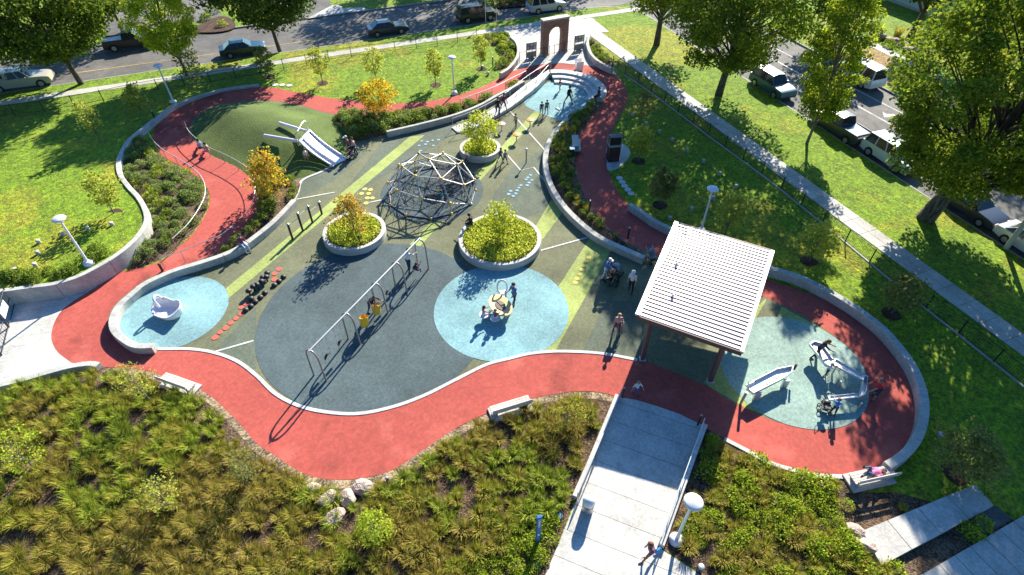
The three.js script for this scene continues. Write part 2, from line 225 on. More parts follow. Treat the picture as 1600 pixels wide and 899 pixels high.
// ---------- plaza, entrance and walkways ----------
const plaza = [[-0.73,-68.24],[10.17,-74.49],[11.15,-64.86],[9.62,-59.58],[8.88,-60.71],[8.37,-62.39],[8.22,-64.5],[8.39,-66.33],[8.9,-68.63],[10.64,-59.74],[9.88,-57.85],[7.96,-59.58],[5.34,-60.06],[3.33,-59.9],[1.65,-59.26],[0,-58.01],[-1.16,-57.24],[-0.52,-58.47],[0.13,-60.06],[0.62,-62.05],[0.7,-64.14],[0.43,-65.96],[-0.14,-67.27]];
paved('arch_plaza', [[-1.47,-68.63],[9.65,-73.17],[11.18,-68.63],[8.86,-68.24],[8.46,-66.33],[8.36,-64.5],[8.51,-62.39],[9.01,-60.71],[9.69,-59.58],[10.24,-58.63],[10.63,-56.64],[8.58,-59.1],[5.33,-59.9],[3.32,-59.74],[1.65,-59.1],[0,-57.85],[-1.28,-56.35],[-1.17,-57.55],[-0.52,-58.47],[0.13,-60.06],[0.62,-62.05],[0.7,-64.14],[0.43,-65.96],[-0.14,-67.27]], [5.53,-63.08], Math.atan2(-1.03, 2.25), 2.6, 2.6, .03, .004, .03, [M.conc, M.conc2, M.conc2]);
paved('west_entrance', [...[[-31.65,-22.37],[-28.83,-18.25],[-27.13,-18.74],[-26.13,-19.16],[-25.08,-19.6],[-24.06,-19.95],[-22.59,-19.95]], ...smooth([[-24.09,-20.12],[-25.29,-20.89],[-26.16,-21.79],[-26.65,-22.77],[-26.88,-23.85],[-26.75,-24.64],[-26.3,-25.47],[-25.82,-26.21]], false, .4), ...[[-26.88,-25.81],[-27.93,-25.36],[-29.21,-25.08],[-30.63,-24.86]]], [-27.38,-21.41], Math.atan2([-26.4,-21.89][1] - [-28.28,-21.41][1], [-26.4,-21.89][0] - [-28.28,-21.41][0]), 2.4, .75, .012, .004, .035, [M.conc, M.conc2, M.conc2]);
const wk = { tl: [5.61,-17.84], tr: [9.45,-16.22], bl: [1.35,-8.85], br: [4.74,-8.32] };
const dW = dirOf([[5.61,-17.84], [2.2,-10.73]]);
paved('south_walkway', [[5.55,-17.88],[6.45,-17.68],[7.38,-17.33],[8.49,-16.83],[9.47,-16.19],[9.31,-15.93],[6.18,-10.19],[7.51,-9.22],[8.49,-8.44],[6.02,-7.62],[0.5,-7.62],[1.45,-9.22]], [3.94,-14.25], Math.atan2(dirOf([[3.92,-13.99], [7.26,-12.59]])[1], dirOf([[3.92,-13.99], [7.26,-12.59]])[0]), 12, 1.22, .02, -.02, .03, [M.conc2, M.conc2, M.conc]);
// ---------- rubber play surface ----------
const redOuter = smooth([...[[-24.16,-20.12],[-25.32,-20.94],[-26.2,-21.79],[-26.65,-22.77],[-26.88,-23.85],[-26.75,-24.64],[-26.3,-25.47],[-25.9,-26.21],[-25.37,-27.15],[-24.65,-27.76],[-24.09,-27.88],[-22.95,-28.57],[-22.42,-29.8],[-21.97,-31.37],[-21.92,-33.18],[-22.11,-34.88],[-22.91,-36.76],[-24.11,-38.24],[-26.34,-40.06],[-28.2,-41.41],[-29.44,-42.81],[-30.55,-44.6],[-31.3,-47.17],[-31.16,-48.95],[-30.62,-50.45],[-29.5,-52.14],[-27.69,-53.49],[-25.02,-54.18],[-23.28,-54.18],[-20.72,-53.22],[-18.17,-52.27],[-14.98,-51.48],[-11.9,-50.96],[-9.7,-50.96],[-7.49,-51.48],[-5.34,-52.4],[-3.1,-54.18],[-1.59,-55.9],[0,-58.16],[1.66,-59.42],[3.34,-60.06],[5.35,-60.22],[7.98,-59.74],[9.9,-58.01],[10.79,-55.9],[11.05,-53.77],[10.83,-51.74],[10.26,-49.82],[9.15,-47.17],[8.44,-44.6],[7.9,-42.81],[7.64,-41.02],[7.6,-39.41],[7.79,-37.36],[8.27,-35.52],[8.93,-33.71],[9.64,-32.52],[10.44,-31.51],[11.3,-30.74],[13.5,-29.14],[16.14,-26.85],[18.36,-25.53],[20.02,-24.06],[21.04,-22.52],[21.46,-21.08],[21.47,-19.29],[21.05,-17.72],[20.46,-16.49],[19.91,-15.71],[18.66,-14.56],[17.63,-13.99],[16.42,-13.63],[15.3,-13.47],[14.14,-13.53],[13.11,-13.82],[12.12,-14.19],[10.39,-15.46],[9.46,-16.15],[8.48,-16.79],[7.37,-17.29],[6.44,-17.64],[5.55,-17.88],[4.68,-18.17],[3.69,-18.25],[2.51,-18.12],[0.83,-17.72],[-1.14,-16.94],[-2.02,-16.49],[-2.85,-15.97],[-3.88,-15.11],[-4.59,-14.56],[-5.27,-13.95],[-6.11,-13.56],[-7.25,-13.31],[-8.28,-13.27],[-9.29,-13.43],[-10.2,-13.82],[-11.23,-14.45],[-12.43,-15.18],[-13.11,-15.82],[-14.39,-16.94],[-15.84,-18.04],[-17.13,-18.74],[-18.43,-19.16],[-19.89,-19.6],[-21.31,-19.81],[-22.64,-19.9]]], true, .4);
const redInner = smooth([[-20,-21.08],[-21.05,-21.13],[-22.16,-21.55],[-23.11,-22.37],[-23.63,-23.12],[-23.95,-24.06],[-23.85,-25.03],[-23.46,-26.1],[-22.98,-26.97],[-22.2,-27.51],[-21.41,-28.07],[-20.43,-28.76],[-19.85,-29.21],[-19.4,-29.73],[-19.06,-30.81],[-18.52,-32.22],[-18.46,-33.71],[-18.86,-35.68],[-19.53,-37.36],[-20.42,-38.59],[-21.81,-39.88],[-23.35,-40.92],[-24.52,-41.7],[-25.96,-43.02],[-27.19,-44.49],[-28.02,-46.03],[-28.32,-48.35],[-27.69,-50.2],[-26.11,-51.09],[-23.97,-51.48],[-21.68,-51.22],[-19.18,-50.32],[-17.47,-49.32],[-16.19,-48.83],[-14.14,-48.71],[-12.64,-48.35],[-11.09,-48.35],[-9.41,-48.71],[-7.25,-49.08],[-5.17,-49.94],[-3,-51.48],[-1.52,-52.81],[0,-54.61],[1.4,-56.05],[2.71,-57.24],[3.77,-57.85],[5.19,-57.7],[6.71,-57.24],[7.91,-56.35],[8.77,-54.89],[8.95,-53.22],[8.59,-51.61],[7.94,-50.07],[7.38,-48.59],[6.5,-46.59],[6,-45.36],[5.61,-43.96],[5.3,-42.1],[5.11,-40.35],[5.12,-38.59],[5.32,-36.93],[5.7,-34.88],[6.33,-32.96],[7.06,-31.58],[7.99,-30.4],[8.92,-29.54],[10.07,-28.89],[12.28,-27.57],[14.31,-26.1],[15.6,-25.14],[16.27,-24.59],[17.63,-23.28],[18.16,-22.52],[18.79,-21.55],[19.12,-20.62],[19.06,-19.51],[18.8,-18.53],[18.44,-17.72],[17.86,-16.94],[16.94,-16.3],[15.85,-15.97],[14.89,-15.93],[13.92,-16.15],[12.87,-16.56],[11.88,-17.25],[10.97,-17.88],[10.59,-18.37],[9.41,-19.12],[8.24,-19.81],[7.03,-20.3],[4.98,-20.8],[3.28,-20.94],[2.21,-20.94],[0.89,-20.76],[0,-20.48],[-1.33,-20.04],[-3,-18.99],[-4.59,-17.96],[-6.15,-17.25],[-7.78,-16.86],[-9.35,-16.94],[-10.81,-17.29],[-12.28,-18.04],[-13.74,-19.29],[-15.1,-20.26],[-16.67,-20.89],[-18.08,-21.13],[-19.26,-21.13]], true, .3);
struct('play_surface', sheetGeo(redInner.map(p => p), .012), M.olive);
struct('red_path', slabGeo(redOuter, -.05, .016, [redInner.slice().reverse()]), M.red);
const band = (pts, y, m, n = 'rubber_band') => struct(n, sheetGeo(pts, y), m);
band([[-15.8,-35.6],[-13.7,-38.06],[-11.95,-42],[-12.96,-42.91],[-13.5,-41.41],[-15.06,-39.23],[-16.18,-38.15]], .016, M.olive2);
band([[-16.65,-20.94],[-15.37,-24.43],[-13.7,-19.16],[-15.08,-20.3]], .016, M.olive2);
band([[5.75,-24.97],[8.16,-24.97],[7.04,-20.39],[4.98,-20.85],[3.93,-20.99]], .016, M.olive2);
band([[0,-39.88],[2.65,-42.81],[2.98,-36.51],[3.51,-34.88],[0,-32.59],[-1.52,-35.68]], .016, M.olive2);
band([[-10.71,-44.81],[-8.85,-45.69],[-5.71,-47.87],[-2.29,-47.99],[-5.45,-44.6],[-11.53,-36.51],[-12.42,-37.36]], .016, M.olive2);
band([[-17.75,-26.04],[-17.33,-25.08],[-7.45,-45.03],[-8.73,-44.7]], .020, M.lime);
band([[2.16,-49.57],[2.66,-48.83],[-6.28,-29.87],[-7.03,-30]], .020, M.lime);
band([[5.54,-31.44],[6.72,-29.93],[2.43,-21.03],[2.21,-20.94],[0.89,-20.76],[0,-20.48]], .020, M.lime);
band([[2.93,-35.52],[3.74,-34.09],[2.09,-30.88],[1.32,-31.44]], .020, M.lime);
band([[10.19,-18.83],[13.25,-22.37],[14.14,-23.9],[15.42,-25.08],[16.2,-24.48],[18.07,-22.47],[19.09,-19.6],[15.85,-15.97],[13.92,-16.15],[11.88,-17.25],[10.59,-18.37]], .018, M.lime);
band([[15.5,-25.08],[16.27,-24.59],[15.56,-23.38],[14.29,-23.38]], .024, M.olive);
const disc = (n, x, z, r, y, m) => struct(n, sheetGeo(circlePts(x, z, r, 96), y), m);
// circles of rubber are trimmed where the red path's white kerb crosses them
const trim = (pts) => pts.map(p => { if (inside(redInner, p[0], p[1])) return p; let b = null, bd = 1e9; for (const q of redInner) { const d = Math.hypot(q[0] - p[0], q[1] - p[1]); if (d < bd) { bd = d; b = q; } } return b; });
struct('swing_circle', sheetGeo(trim(circlePts(-8.1, -23.63, 6.76, 120)), .024), M.slate);
disc('dome_circle', -6.0, -36.58, 3.83, .024, M.slate);
struct('table_circle', sheetGeo(trim(circlePts(-.64, -24.22, 4.02, 96)), .030), M.blue);
struct('spinner_circle', sheetGeo(trim(circlePts(-20.17, -24.02, 3.1, 96)), .024), M.blue);
struct('water_circle', sheetGeo(trim(circlePts(15.26, -19.75, 3.86, 96)), .030), M.teal);
struct('amphitheatre_floor', sheetGeo(smooth([[1.13,-50.83],[3.26,-55.03],[4.43,-55.76],[6.3,-55.32],[7.42,-53.91],[7.62,-52.14],[7,-50.7],[5.53,-49.32],[4.55,-47.64],[2.44,-49.08]], true, .4), .026), M.blue);
// white flush kerb between play surface and path, and the painted lines
function ribbon(name, pts, w, y0, y1, m) { return struct(name, stripGeo(pts, w, () => y0, () => y1, .008), m); }
ribbon('white_edge', smooth([[-19.84,-21.13],[-19.26,-21.13],[-18.08,-21.13],[-16.67,-20.89],[-15.1,-20.26],[-13.74,-19.29],[-12.28,-18.04],[-10.81,-17.29],[-9.35,-16.94],[-7.78,-16.86],[-6.15,-17.25],[-4.59,-17.96],[-3,-18.99],[-1.33,-20.04],[0,-20.48],[0.89,-20.76],[2.21,-20.94],[3.28,-20.94],[4.98,-20.8],[6.9,-20.35]], false, .3), .2, -.02, .045, M.white);
ribbon('white_edge', smooth([[10.37,-15.39],[11.23,-14.8],[12.11,-14.15],[13.09,-13.76],[14.12,-13.47],[15.37,-13.4]], false, .3), .22, -.02, .06, M.white);
ribbon('white_edge', smooth([[-16.09,-35.44],[-16.07,-36.6],[-16.19,-37.8],[-15.93,-38.33],[-15.04,-39.14],[-14.26,-40.16],[-13.54,-41.12],[-13.17,-42.1],[-13.02,-43.22]], false, .3), .2, -.02, .06, M.white);
for (const s of [[[-15.92,-35.52],[-13.29,-36.43]], [[-16.64,-20.89],[-14.66,-21.74]], [[1.92,-29.67],[5.25,-31.09]], [[-10.46,-35.12],[-9.63,-35.44]], [[-0.29,-49.57],[2.74,-42.4]], [[-0.37,-41.7],[0.7,-39.41],[1.72,-39.88],[2.82,-37.28]]]) ribbon('white_line', s, .13, .022, .034, M.white);
for (const [list, m, n, r] of [[[[-16.93,-21.98],[-16.78,-22.37],[-16.57,-22.72],[-16.42,-23.12],[-16.24,-23.48],[-16.06,-23.85],[-16.24,-24.38],[-16.04,-24.7],[-14.97,-26.85],[-15.13,-27.39],[-14.97,-27.82]], M.redDot, 'red_dot', .17],
  [[[1.45,-38.77],[1.24,-38.41],[1.09,-38.15],[1.53,-38.06],[1.32,-37.71],[1.17,-37.36],[0.68,-37.36],[0.53,-37.02],[0.39,-36.68],[-0.1,-36.6],[0.29,-36.26],[0.1,-35.93],[-0.24,-36.18],[-7.74,-43.22],[-7.23,-43.43],[-7.54,-42.4],[-6.56,-43.22],[-7.61,-43.96],[-7.11,-43.85],[-6.7,-44.06],[-6.22,-44.17]], M.blueDot, 'blue_dot', .13],
  [[[5.04,-28.95],[4.88,-28.57],[4.68,-28.13],[4.48,-27.76],[4.32,-27.33],[4.12,-26.91],[3.97,-26.56]], M.yelDot, 'yellow_dot', .15], [[[-11.11,-36.85],[-10.66,-36.76],[-10.72,-36.26],[-10.33,-35.68],[-10.71,-35.68],[-10.68,-35.04],[-11.24,-36.26]], M.yelDot, 'yellow_dot', .17]])
  for (const p of list) struct(n, sheetGeo(circlePts(p[0], p[1], r * (.9 + .25 * rnd()), 14), .036), m);

// ---------- raised lawn in the west, slide hill, planting beds ----------
const wallA = smooth([[-24.6,-54.49],[-25.05,-54.34],[-27.64,-53.43],[-29.38,-51.97],[-30.77,-50.02],[-31.33,-47.4],[-31.59,-44.97],[-31.72,-43.04],[-31.5,-41.95],[-30.97,-40.09],[-29.85,-37.95],[-28.32,-36.13],[-26.74,-34.51],[-25.55,-32.97],[-24.85,-31.67],[-24.62,-30.35],[-24.68,-29.17],[-25.04,-27.85],[-25.69,-26.77],[-26.41,-25.89],[-27.37,-25.33],[-28.62,-25.05],[-30.63,-24.61],[-32.98,-24.19]], false, .4);
{ const reg = [...wallA, [-60, wallA[wallA.length - 1][1]], ...[[-51.64,-44.16],[-48.06,-45.92],[-44.52,-47.28],[-41.54,-48.42],[-38.24,-50.29],[-34.68,-52.99],[-30.14,-55.11],[-25.43,-57.09]]], rr = areaOf(reg) < 0 ? reg.slice().reverse() : reg, geos = [];
  for (let z = -57; z < -24; z += 1.5) { const q = clipCell(rr, [[-80, z], [20, z], [20, z + 1.5], [-80, z + 1.5]]); if (q.length < 3) continue; const g = sheetGeo(q, 0); const p = g.attributes.position; for (let i = 0; i < p.count; i++) p.setY(i, lawnY(p.getX(i), p.getZ(i)) + .006); g.computeVertexNormals(); geos.push(g); }
  struct('west_lawn', mergeGeometries(geos), M.grass); }
const hillLine = smooth([[-27.97,-46.03],[-28.27,-48.23],[-27.64,-50.07],[-26.07,-50.96],[-23.93,-51.35],[-21.64,-51.09],[-19.15,-50.2],[-17.44,-49.2],[-16.08,-48.59],[-14.93,-46.71],[-13.81,-44.49],[-13.11,-43.12],[-13.19,-42.2],[-13.58,-41.31],[-14.3,-40.35],[-15.08,-39.32],[-16.23,-38.33],[-17.76,-38.15],[-19.19,-37.97],[-20.31,-38.41],[-21.72,-39.78],[-23.26,-40.83],[-24.43,-41.61],[-25.87,-42.91],[-27.09,-44.38]], true, .4);
const hillY = (x, z) => { const d = edgeDist(hillLine, x, z); return d < 0 ? 0 : 1.15 * sstep(0, 4.8, d) + .1 * sstep(0, .6, d); };
M.turf = mat(.125, .185, .035, { map: tRubber, roughness: 1, bumpMap: bGrass, bumpScale: .03 });
struct('slide_hill', moundGeo(hillLine, .25, (d, x, z) => 1.15 * sstep(0, 4.8, d) + .1 * sstep(0, .6, d) + .012), M.turf);
const beds = {};
function bed(key, line, h, edge, m = M.soil) { const o = smooth(line, true, .4); beds[key] = { o, y: (x, z) => { const d = edgeDist(o, x, z); return d < 0 ? 0 : h * sstep(0, edge, d); } }; struct('planting_bed', moundGeo(o, .35, d => h * sstep(0, edge, d) + .02), m); }
bed('west', [[-29.92,-42.81],[-29.12,-42.2],[-28.06,-41.21],[-26.22,-39.88],[-24.09,-38.06],[-22.98,-36.68],[-22.2,-34.88],[-22.04,-33.26],[-22.09,-31.44],[-22.53,-29.87],[-23.04,-28.7],[-24.12,-27.94],[-24.38,-27.64],[-24.91,-29.02],[-24.9,-30.47],[-25.3,-32.22],[-26.07,-33.71],[-27.29,-35.28],[-28.84,-36.85],[-30.31,-38.59],[-31.39,-40.83],[-31.74,-42.4],[-31.75,-44.7]], .35, 1.2);
bed('tree', [[-19.76,-29.21],[-19.34,-29.67],[-18.94,-30.74],[-18.41,-32.15],[-18.35,-33.63],[-18.76,-35.68],[-19.41,-37.28],[-19.06,-37.88],[-17.74,-38.06],[-16.33,-37.97],[-16.04,-36.68],[-16.12,-35.2],[-16.58,-34.02],[-17,-32.66],[-17.56,-31.3],[-18.24,-30.07],[-19.03,-29.27]], .45, .5);
bed('north', [[-16.02,-48.59],[-14.12,-48.59],[-12.62,-48.23],[-11.07,-48.23],[-9.39,-48.59],[-7.24,-48.95],[-5.16,-49.82],[-2.99,-51.35],[-1.52,-52.67],[0,-54.33],[0.88,-55.32],[0,-53.49],[-1.8,-51.74],[-2.94,-50.07],[-5.05,-48.23],[-7.85,-46.59],[-10.65,-45.14],[-13.38,-43.96],[-13.93,-44.81],[-14.93,-46.71]], .4, .5);
bed('east', [[7.8,-49.82],[7.24,-48.35],[6.38,-46.48],[5.88,-45.25],[5.49,-43.85],[5.19,-42],[5.01,-40.35],[5.01,-38.5],[5.22,-36.85],[5.6,-34.8],[6.23,-32.88],[6.96,-31.51],[7.89,-30.33],[8.73,-29.4],[8.44,-29.14],[7.48,-29.87],[6.03,-31.02],[4.86,-32.66],[3.9,-34.56],[3.23,-36.68],[2.89,-38.68],[2.79,-41.02],[3.1,-43.43],[4.37,-46.59],[5.46,-48.35],[6.56,-49.82],[7.75,-51.09]], .42, .5);
bed('plaza', [[-3.04,-67.08],[-2.05,-68.05],[-0.95,-67.66],[0,-66.33],[0.42,-64.14],[0.2,-61.71],[-0.46,-59.42],[-1.24,-58.01],[-1.58,-59.1],[-1.08,-61.04],[-1.39,-63.43],[-2.26,-64.86]], .15, .6);
bed('plazaE', [[9.16,-68.24],[9.33,-66.33],[9.64,-63.96],[10.17,-61.38],[10.69,-59.1],[10.29,-59.1],[9.61,-60.06],[8.95,-61.38],[8.58,-63.08],[8.61,-65.59]], .12, .4);
const meadow = [[-30.72,-18.08],[-26.97,-18.49],[-24.93,-19.34],[-22.5,-19.77],[-21.27,-19.73],[-19.85,-19.51],[-18.39,-19.08],[-17.09,-18.66],[-15.81,-17.96],[-14.35,-16.83],[-13.07,-15.71],[-12.4,-15.07],[-11.2,-14.35],[-10.17,-13.72],[-9.27,-13.34],[-8.26,-13.18],[-7.23,-13.21],[-6.09,-13.47],[-5.25,-13.86],[-4.58,-14.45],[-3.87,-15],[-2.85,-15.86],[-2.02,-16.37],[-1.13,-16.83],[0.83,-17.6],[2.5,-18],[3.68,-18.12],[4.67,-18.04],[5.47,-17.76],[1.45,-9.22],[0.75,-7.62],[-23.06,-7.62]];
struct('meadow_soil', sheetGeo([[-30.72,-18.08],[-27.13,-18.74],[-25.08,-19.6],[-22.59,-19.95],[-21.5,-20.21],[-20.13,-20.12],[-18.65,-19.68],[-17.33,-19.25],[-16.03,-18.53],[-14.59,-17.52],[-13.29,-16.37],[-12.58,-15.64],[-11.37,-14.93],[-10.33,-14.32],[-9.41,-13.92],[-8.39,-13.76],[-7.34,-13.79],[-6.18,-13.99],[-5.32,-14.32],[-4.63,-14.93],[-3.92,-15.5],[-2.88,-16.37],[-2.05,-16.94],[-1.15,-17.45],[0.84,-18.25],[2.53,-18.53],[3.72,-18.66],[4.72,-18.49],[5.4,-18],[1.45,-9.22],[0.75,-7.62],[-23.06,-7.62]], .008), M.soil);
ribbon('gravel_edge', smooth([[-22.14,-19.6],[-21.2,-19.6],[-19.79,-19.38],[-18.33,-18.95],[-17.04,-18.53],[-15.77,-17.84],[-14.31,-16.71],[-13.04,-15.6],[-12.37,-14.97],[-11.17,-14.25],[-10.15,-13.63],[-9.24,-13.21],[-8.23,-13.05],[-7.21,-13.08],[-6.07,-13.34],[-5.24,-13.72],[-4.56,-14.32],[-3.85,-14.87],[-2.84,-15.71],[-2.01,-16.22],[-1.13,-16.67],[0.82,-17.48],[2.49,-17.88],[3.67,-18],[4.66,-17.92],[5.3,-17.72]], false, .5), .42, .0, .014, M.gravel ??= mat(.42, .36, .26, { map: tSoil, roughness: 1 }));
const meadowE = [[9.51,-16.22],[10.44,-15.64],[12.18,-14.39],[13.17,-13.99],[14.2,-13.69],[15.45,-13.59],[15.41,-12.65],[17.44,-12.65],[19.44,-12.04],[21.55,-11.75],[22.32,-11.18],[20.56,-7.62],[8.27,-7.62],[7.64,-9.22],[6.24,-10.19]];
struct('meadow_soil', sheetGeo(meadowE, .008), M.soil);

// ---------- walls ----------
wall('retaining_wall', 'long curving concrete retaining wall round the western lawn', [[-24.6,-54.49],[-25.05,-54.34],[-27.64,-53.43],[-29.38,-51.97],[-30.77,-50.02],[-31.33,-47.4],[-31.59,-44.97],[-31.72,-43.04],[-31.5,-41.95],[-30.97,-40.09],[-29.85,-37.95],[-28.32,-36.13],[-26.74,-34.51],[-25.55,-32.97],[-24.85,-31.67],[-24.62,-30.35],[-24.68,-29.17],[-25.04,-27.85],[-25.69,-26.77],[-26.41,-25.89],[-27.37,-25.33],[-28.62,-25.05],[-30.63,-24.61],[-32.3,-24.29]], { h: (x, z) => lawnY(x, z) + .13, w: .34 });
wall('seat_wall', 'low concrete seat wall hooked round the blue circle with the white spinner', [[-19.81,-20.98],[-20.76,-20.98],[-21.69,-21.45],[-22.59,-22.17],[-23.1,-23.06],[-23.24,-24.1],[-23.03,-24.85],[-22.83,-25.41],[-22.7,-25.8],[-21.91,-26.67],[-21.16,-27.26],[-19.93,-27.94],[-18.67,-28.75],[-17.89,-29.53],[-17.27,-30.6],[-16.57,-32.15],[-16.11,-33.64],[-15.79,-34.81]], { h: .5, w: .4 });
wall('retaining_wall', 'straight white concrete wall in front of the northern shrub bed', [[-10.61,-44.67],[-7.74,-46.11],[-4.98,-47.74],[-2.9,-49.56],[-1.49,-51.36],[0,-53.1],[1.12,-54.5]], { h: .55, w: .3 });
wall('seat_wall', 'long concrete wall between the playground and the eastern shrub bed', [[7.5,-50.32],[6.34,-49.07],[5.2,-47.62],[4.18,-45.77],[3.44,-44.13],[2.93,-42.46],[2.63,-40.2],[2.73,-37.91],[3.07,-36.03],[3.75,-34.03],[4.73,-32.15],[5.88,-30.54],[7.34,-29.33],[8.54,-28.43]], { h: .5, w: .42 });
wall('retaining_wall', 'short concrete wall on the lawn side of the path, running under the pavilion', [[8.43,-34.27],[9.04,-33.5],[9.95,-32.23],[10.88,-31.37],[12.19,-30.41],[14.16,-29.01],[16.17,-27.45]], { h: .55, w: .34 });
wall('retaining_wall', 'concrete wall curling round the eastern oval of red path', [[16.13,-27.39],[17.83,-26.5],[19.12,-25.25],[20.11,-23.95],[20.98,-22.32],[21.28,-20.99],[21.38,-19.55],[21.17,-18.21],[20.73,-17.03],[20.19,-16.09],[19.55,-15.27],[18.81,-14.58],[18.01,-14.04],[17.31,-13.68]], { h: .6, w: .42 });
wall('retaining_wall', 'curved white wall on the shrub side of the arch plaza', [[-1.14,-56.17],[-0.51,-57.07],[0.13,-58.62],[0.6,-60.56],[0.68,-62.6],[0.42,-64.37],[-0.14,-65.66]], { h: .6, w: .34, panel: 2 });
wall('retaining_wall', 'curved white wall on the sidewalk side of the arch plaza', [[8.76,-66.98],[8.26,-64.74],[8.16,-62.95],[8.3,-60.9],[8.8,-59.26],[9.46,-58.15],[10.07,-57.37]], { h: .6, w: .34, panel: 2 });
wall('retaining_wall', 'white concrete wall between the western entrance and the grass meadow', [[-22.32,-19.75],[-22.78,-19.84],[-23.72,-19.67],[-24.7,-19.28],[-25.71,-18.81],[-26.72,-18.44],[-28.34,-17.87]], { h: .35, w: .36, base: -.1 });
// amphitheatre steps and the ramp
{ const st = thing('amphitheatre_steps', 'three curved white concrete steps round the small blue stage', 'steps');
  const ln = [[3.84,-56.86],[5.12,-56.86],[6.6,-56.26],[7.66,-55.38],[8.39,-53.95],[8.53,-52.44],[8.09,-51.25]], mk = (k) => smooth(ln, false, .3).map(p => { const c = [5.03,-51.35], t = 1 - k * .11; return [c[0] + (p[0] - c[0]) * t, c[1] + (p[1] - c[1]) * t]; });
  [0, 1, 2].forEach(k => mesh('step', stripGeo(mk(k * 1.25), .8, () => -.02, () => .48 - .15 * k), M.white, st)); }
{ const rp = thing('concrete_ramp', 'pale concrete ramp with thin rails climbing towards the stage steps', 'ramp');
  const A = smooth([[-5.28,-46.22],[-3.67,-47.37],[-2.02,-49.05],[-0.59,-50.94],[1.11,-53.75],[2.86,-56.19],[3.73,-57.24]], false, .3), B = smooth([[-4.72,-45.33],[-3.33,-46.11],[-1.82,-47.73],[-0.23,-49.54],[1.2,-51.72],[2.6,-54.03],[3.7,-56.49]], false, .3), n = Math.min(A.length, B.length), pos = [], idx = [], uv = [];
  for (let i = 0; i < n; i++) { const a = A[Math.round(i * (A.length - 1) / (n - 1))], b = B[Math.round(i * (B.length - 1) / (n - 1))], y = .1 + .4 * i / (n - 1); pos.push(a[0], y, a[1], b[0], y, b[1]); uv.push(a[0], a[1], b[0], b[1]); if (i < n - 1) { const k = i * 2; idx.push(k, k + 1, k + 2, k + 1, k + 3, k + 2); } }
  const g = new THREE.BufferGeometry(); g.setAttribute('position', new THREE.Float32BufferAttribute(pos, 3)); g.setAttribute('uv', new THREE.Float32BufferAttribute(uv, 2)); g.setIndex(idx); g.computeVertexNormals(); mesh('deck', g, M.white, rp);
  mesh('side_wall', stripGeo(B, .22, () => -.02, (x, z) => { let k = 0, m = 1e9; B.forEach((q, i) => { const d = Math.hypot(q[0] - x, q[1] - z); if (d < m) { m = d; k = i; } }); return .14 + .42 * k / (B.length - 1); }), M.white, rp);
  for (const [L, o] of [[A, .25], [B, .1]]) { const pts = L.filter((_, i) => i % 2 === 0).map((q, i, a) => [q[0] + (L === A ? .15 : 0), .98 + .42 * i / a.length, q[1] + (L === A ? .12 : 0)]); mesh('rail', tube(pts, .025, 5), M.galv, rp); for (let i = 0; i < pts.length; i += 3) mesh('rail_post', bar([pts[i][0], .1, pts[i][2]], pts[i], .02, 5), M.galv, rp); } }
// ---------- foliage tools ----------
function leafGeo(list) { // list of [x,y,z, dir(Vector3), up(Vector3), length, width, r,g,b]
  const n = list.length, pos = new Float32Array(n * 12), col = new Float32Array(n * 12), idx = new Uint32Array(n * 6), s = V(0, 0, 0), q = V(0, 0, 0);
  list.forEach((l, i) => { const [x, y, z, d, u, L, w, r, g, b] = l; s.crossVectors(d, u).normalize(); q.crossVectors(s, d);
    const k = i * 12, f = w * .22; pos.set([x, y, z, x + d.x * L * .5 + s.x * w / 2 + q.x * f, y + d.y * L * .5 + s.y * w / 2 + q.y * f, z + d.z * L * .5 + s.z * w / 2 + q.z * f, x + d.x * L, y + d.y * L, z + d.z * L, x + d.x * L * .5 - s.x * w / 2 + q.x * f, y + d.y * L * .5 - s.y * w / 2 + q.y * f, z + d.z * L * .5 - s.z * w / 2 + q.z * f], k);
    for (let c = 0; c < 4; c++) col.set([r, g, b], k + c * 3); idx.set([i * 4, i * 4 + 1, i * 4 + 2, i * 4, i * 4 + 2, i * 4 + 3], i * 6); });
  const g = new THREE.BufferGeometry(); g.setAttribute('position', new THREE.BufferAttribute(pos, 3)); g.setAttribute('color', new THREE.BufferAttribute(col, 3)); g.setIndex(new THREE.BufferAttribute(idx, 1)); g.computeVertexNormals(); return g;
}
function pick(pal, r) { const c = pal[Math.floor(r() * pal.length)], v = .72 + .56 * r(); return [c[0] * v, c[1] * v, c[2] * v]; }
function rdir(r, up = 0) { const t = r() * 6.283, z = r() * 2 - 1, s = Math.sqrt(1 - z * z); return V(s * Math.cos(t), z + up, s * Math.sin(t)).normalize(); }
const LM = leafMat(), LMb = leafMat({ transmission: .4 });
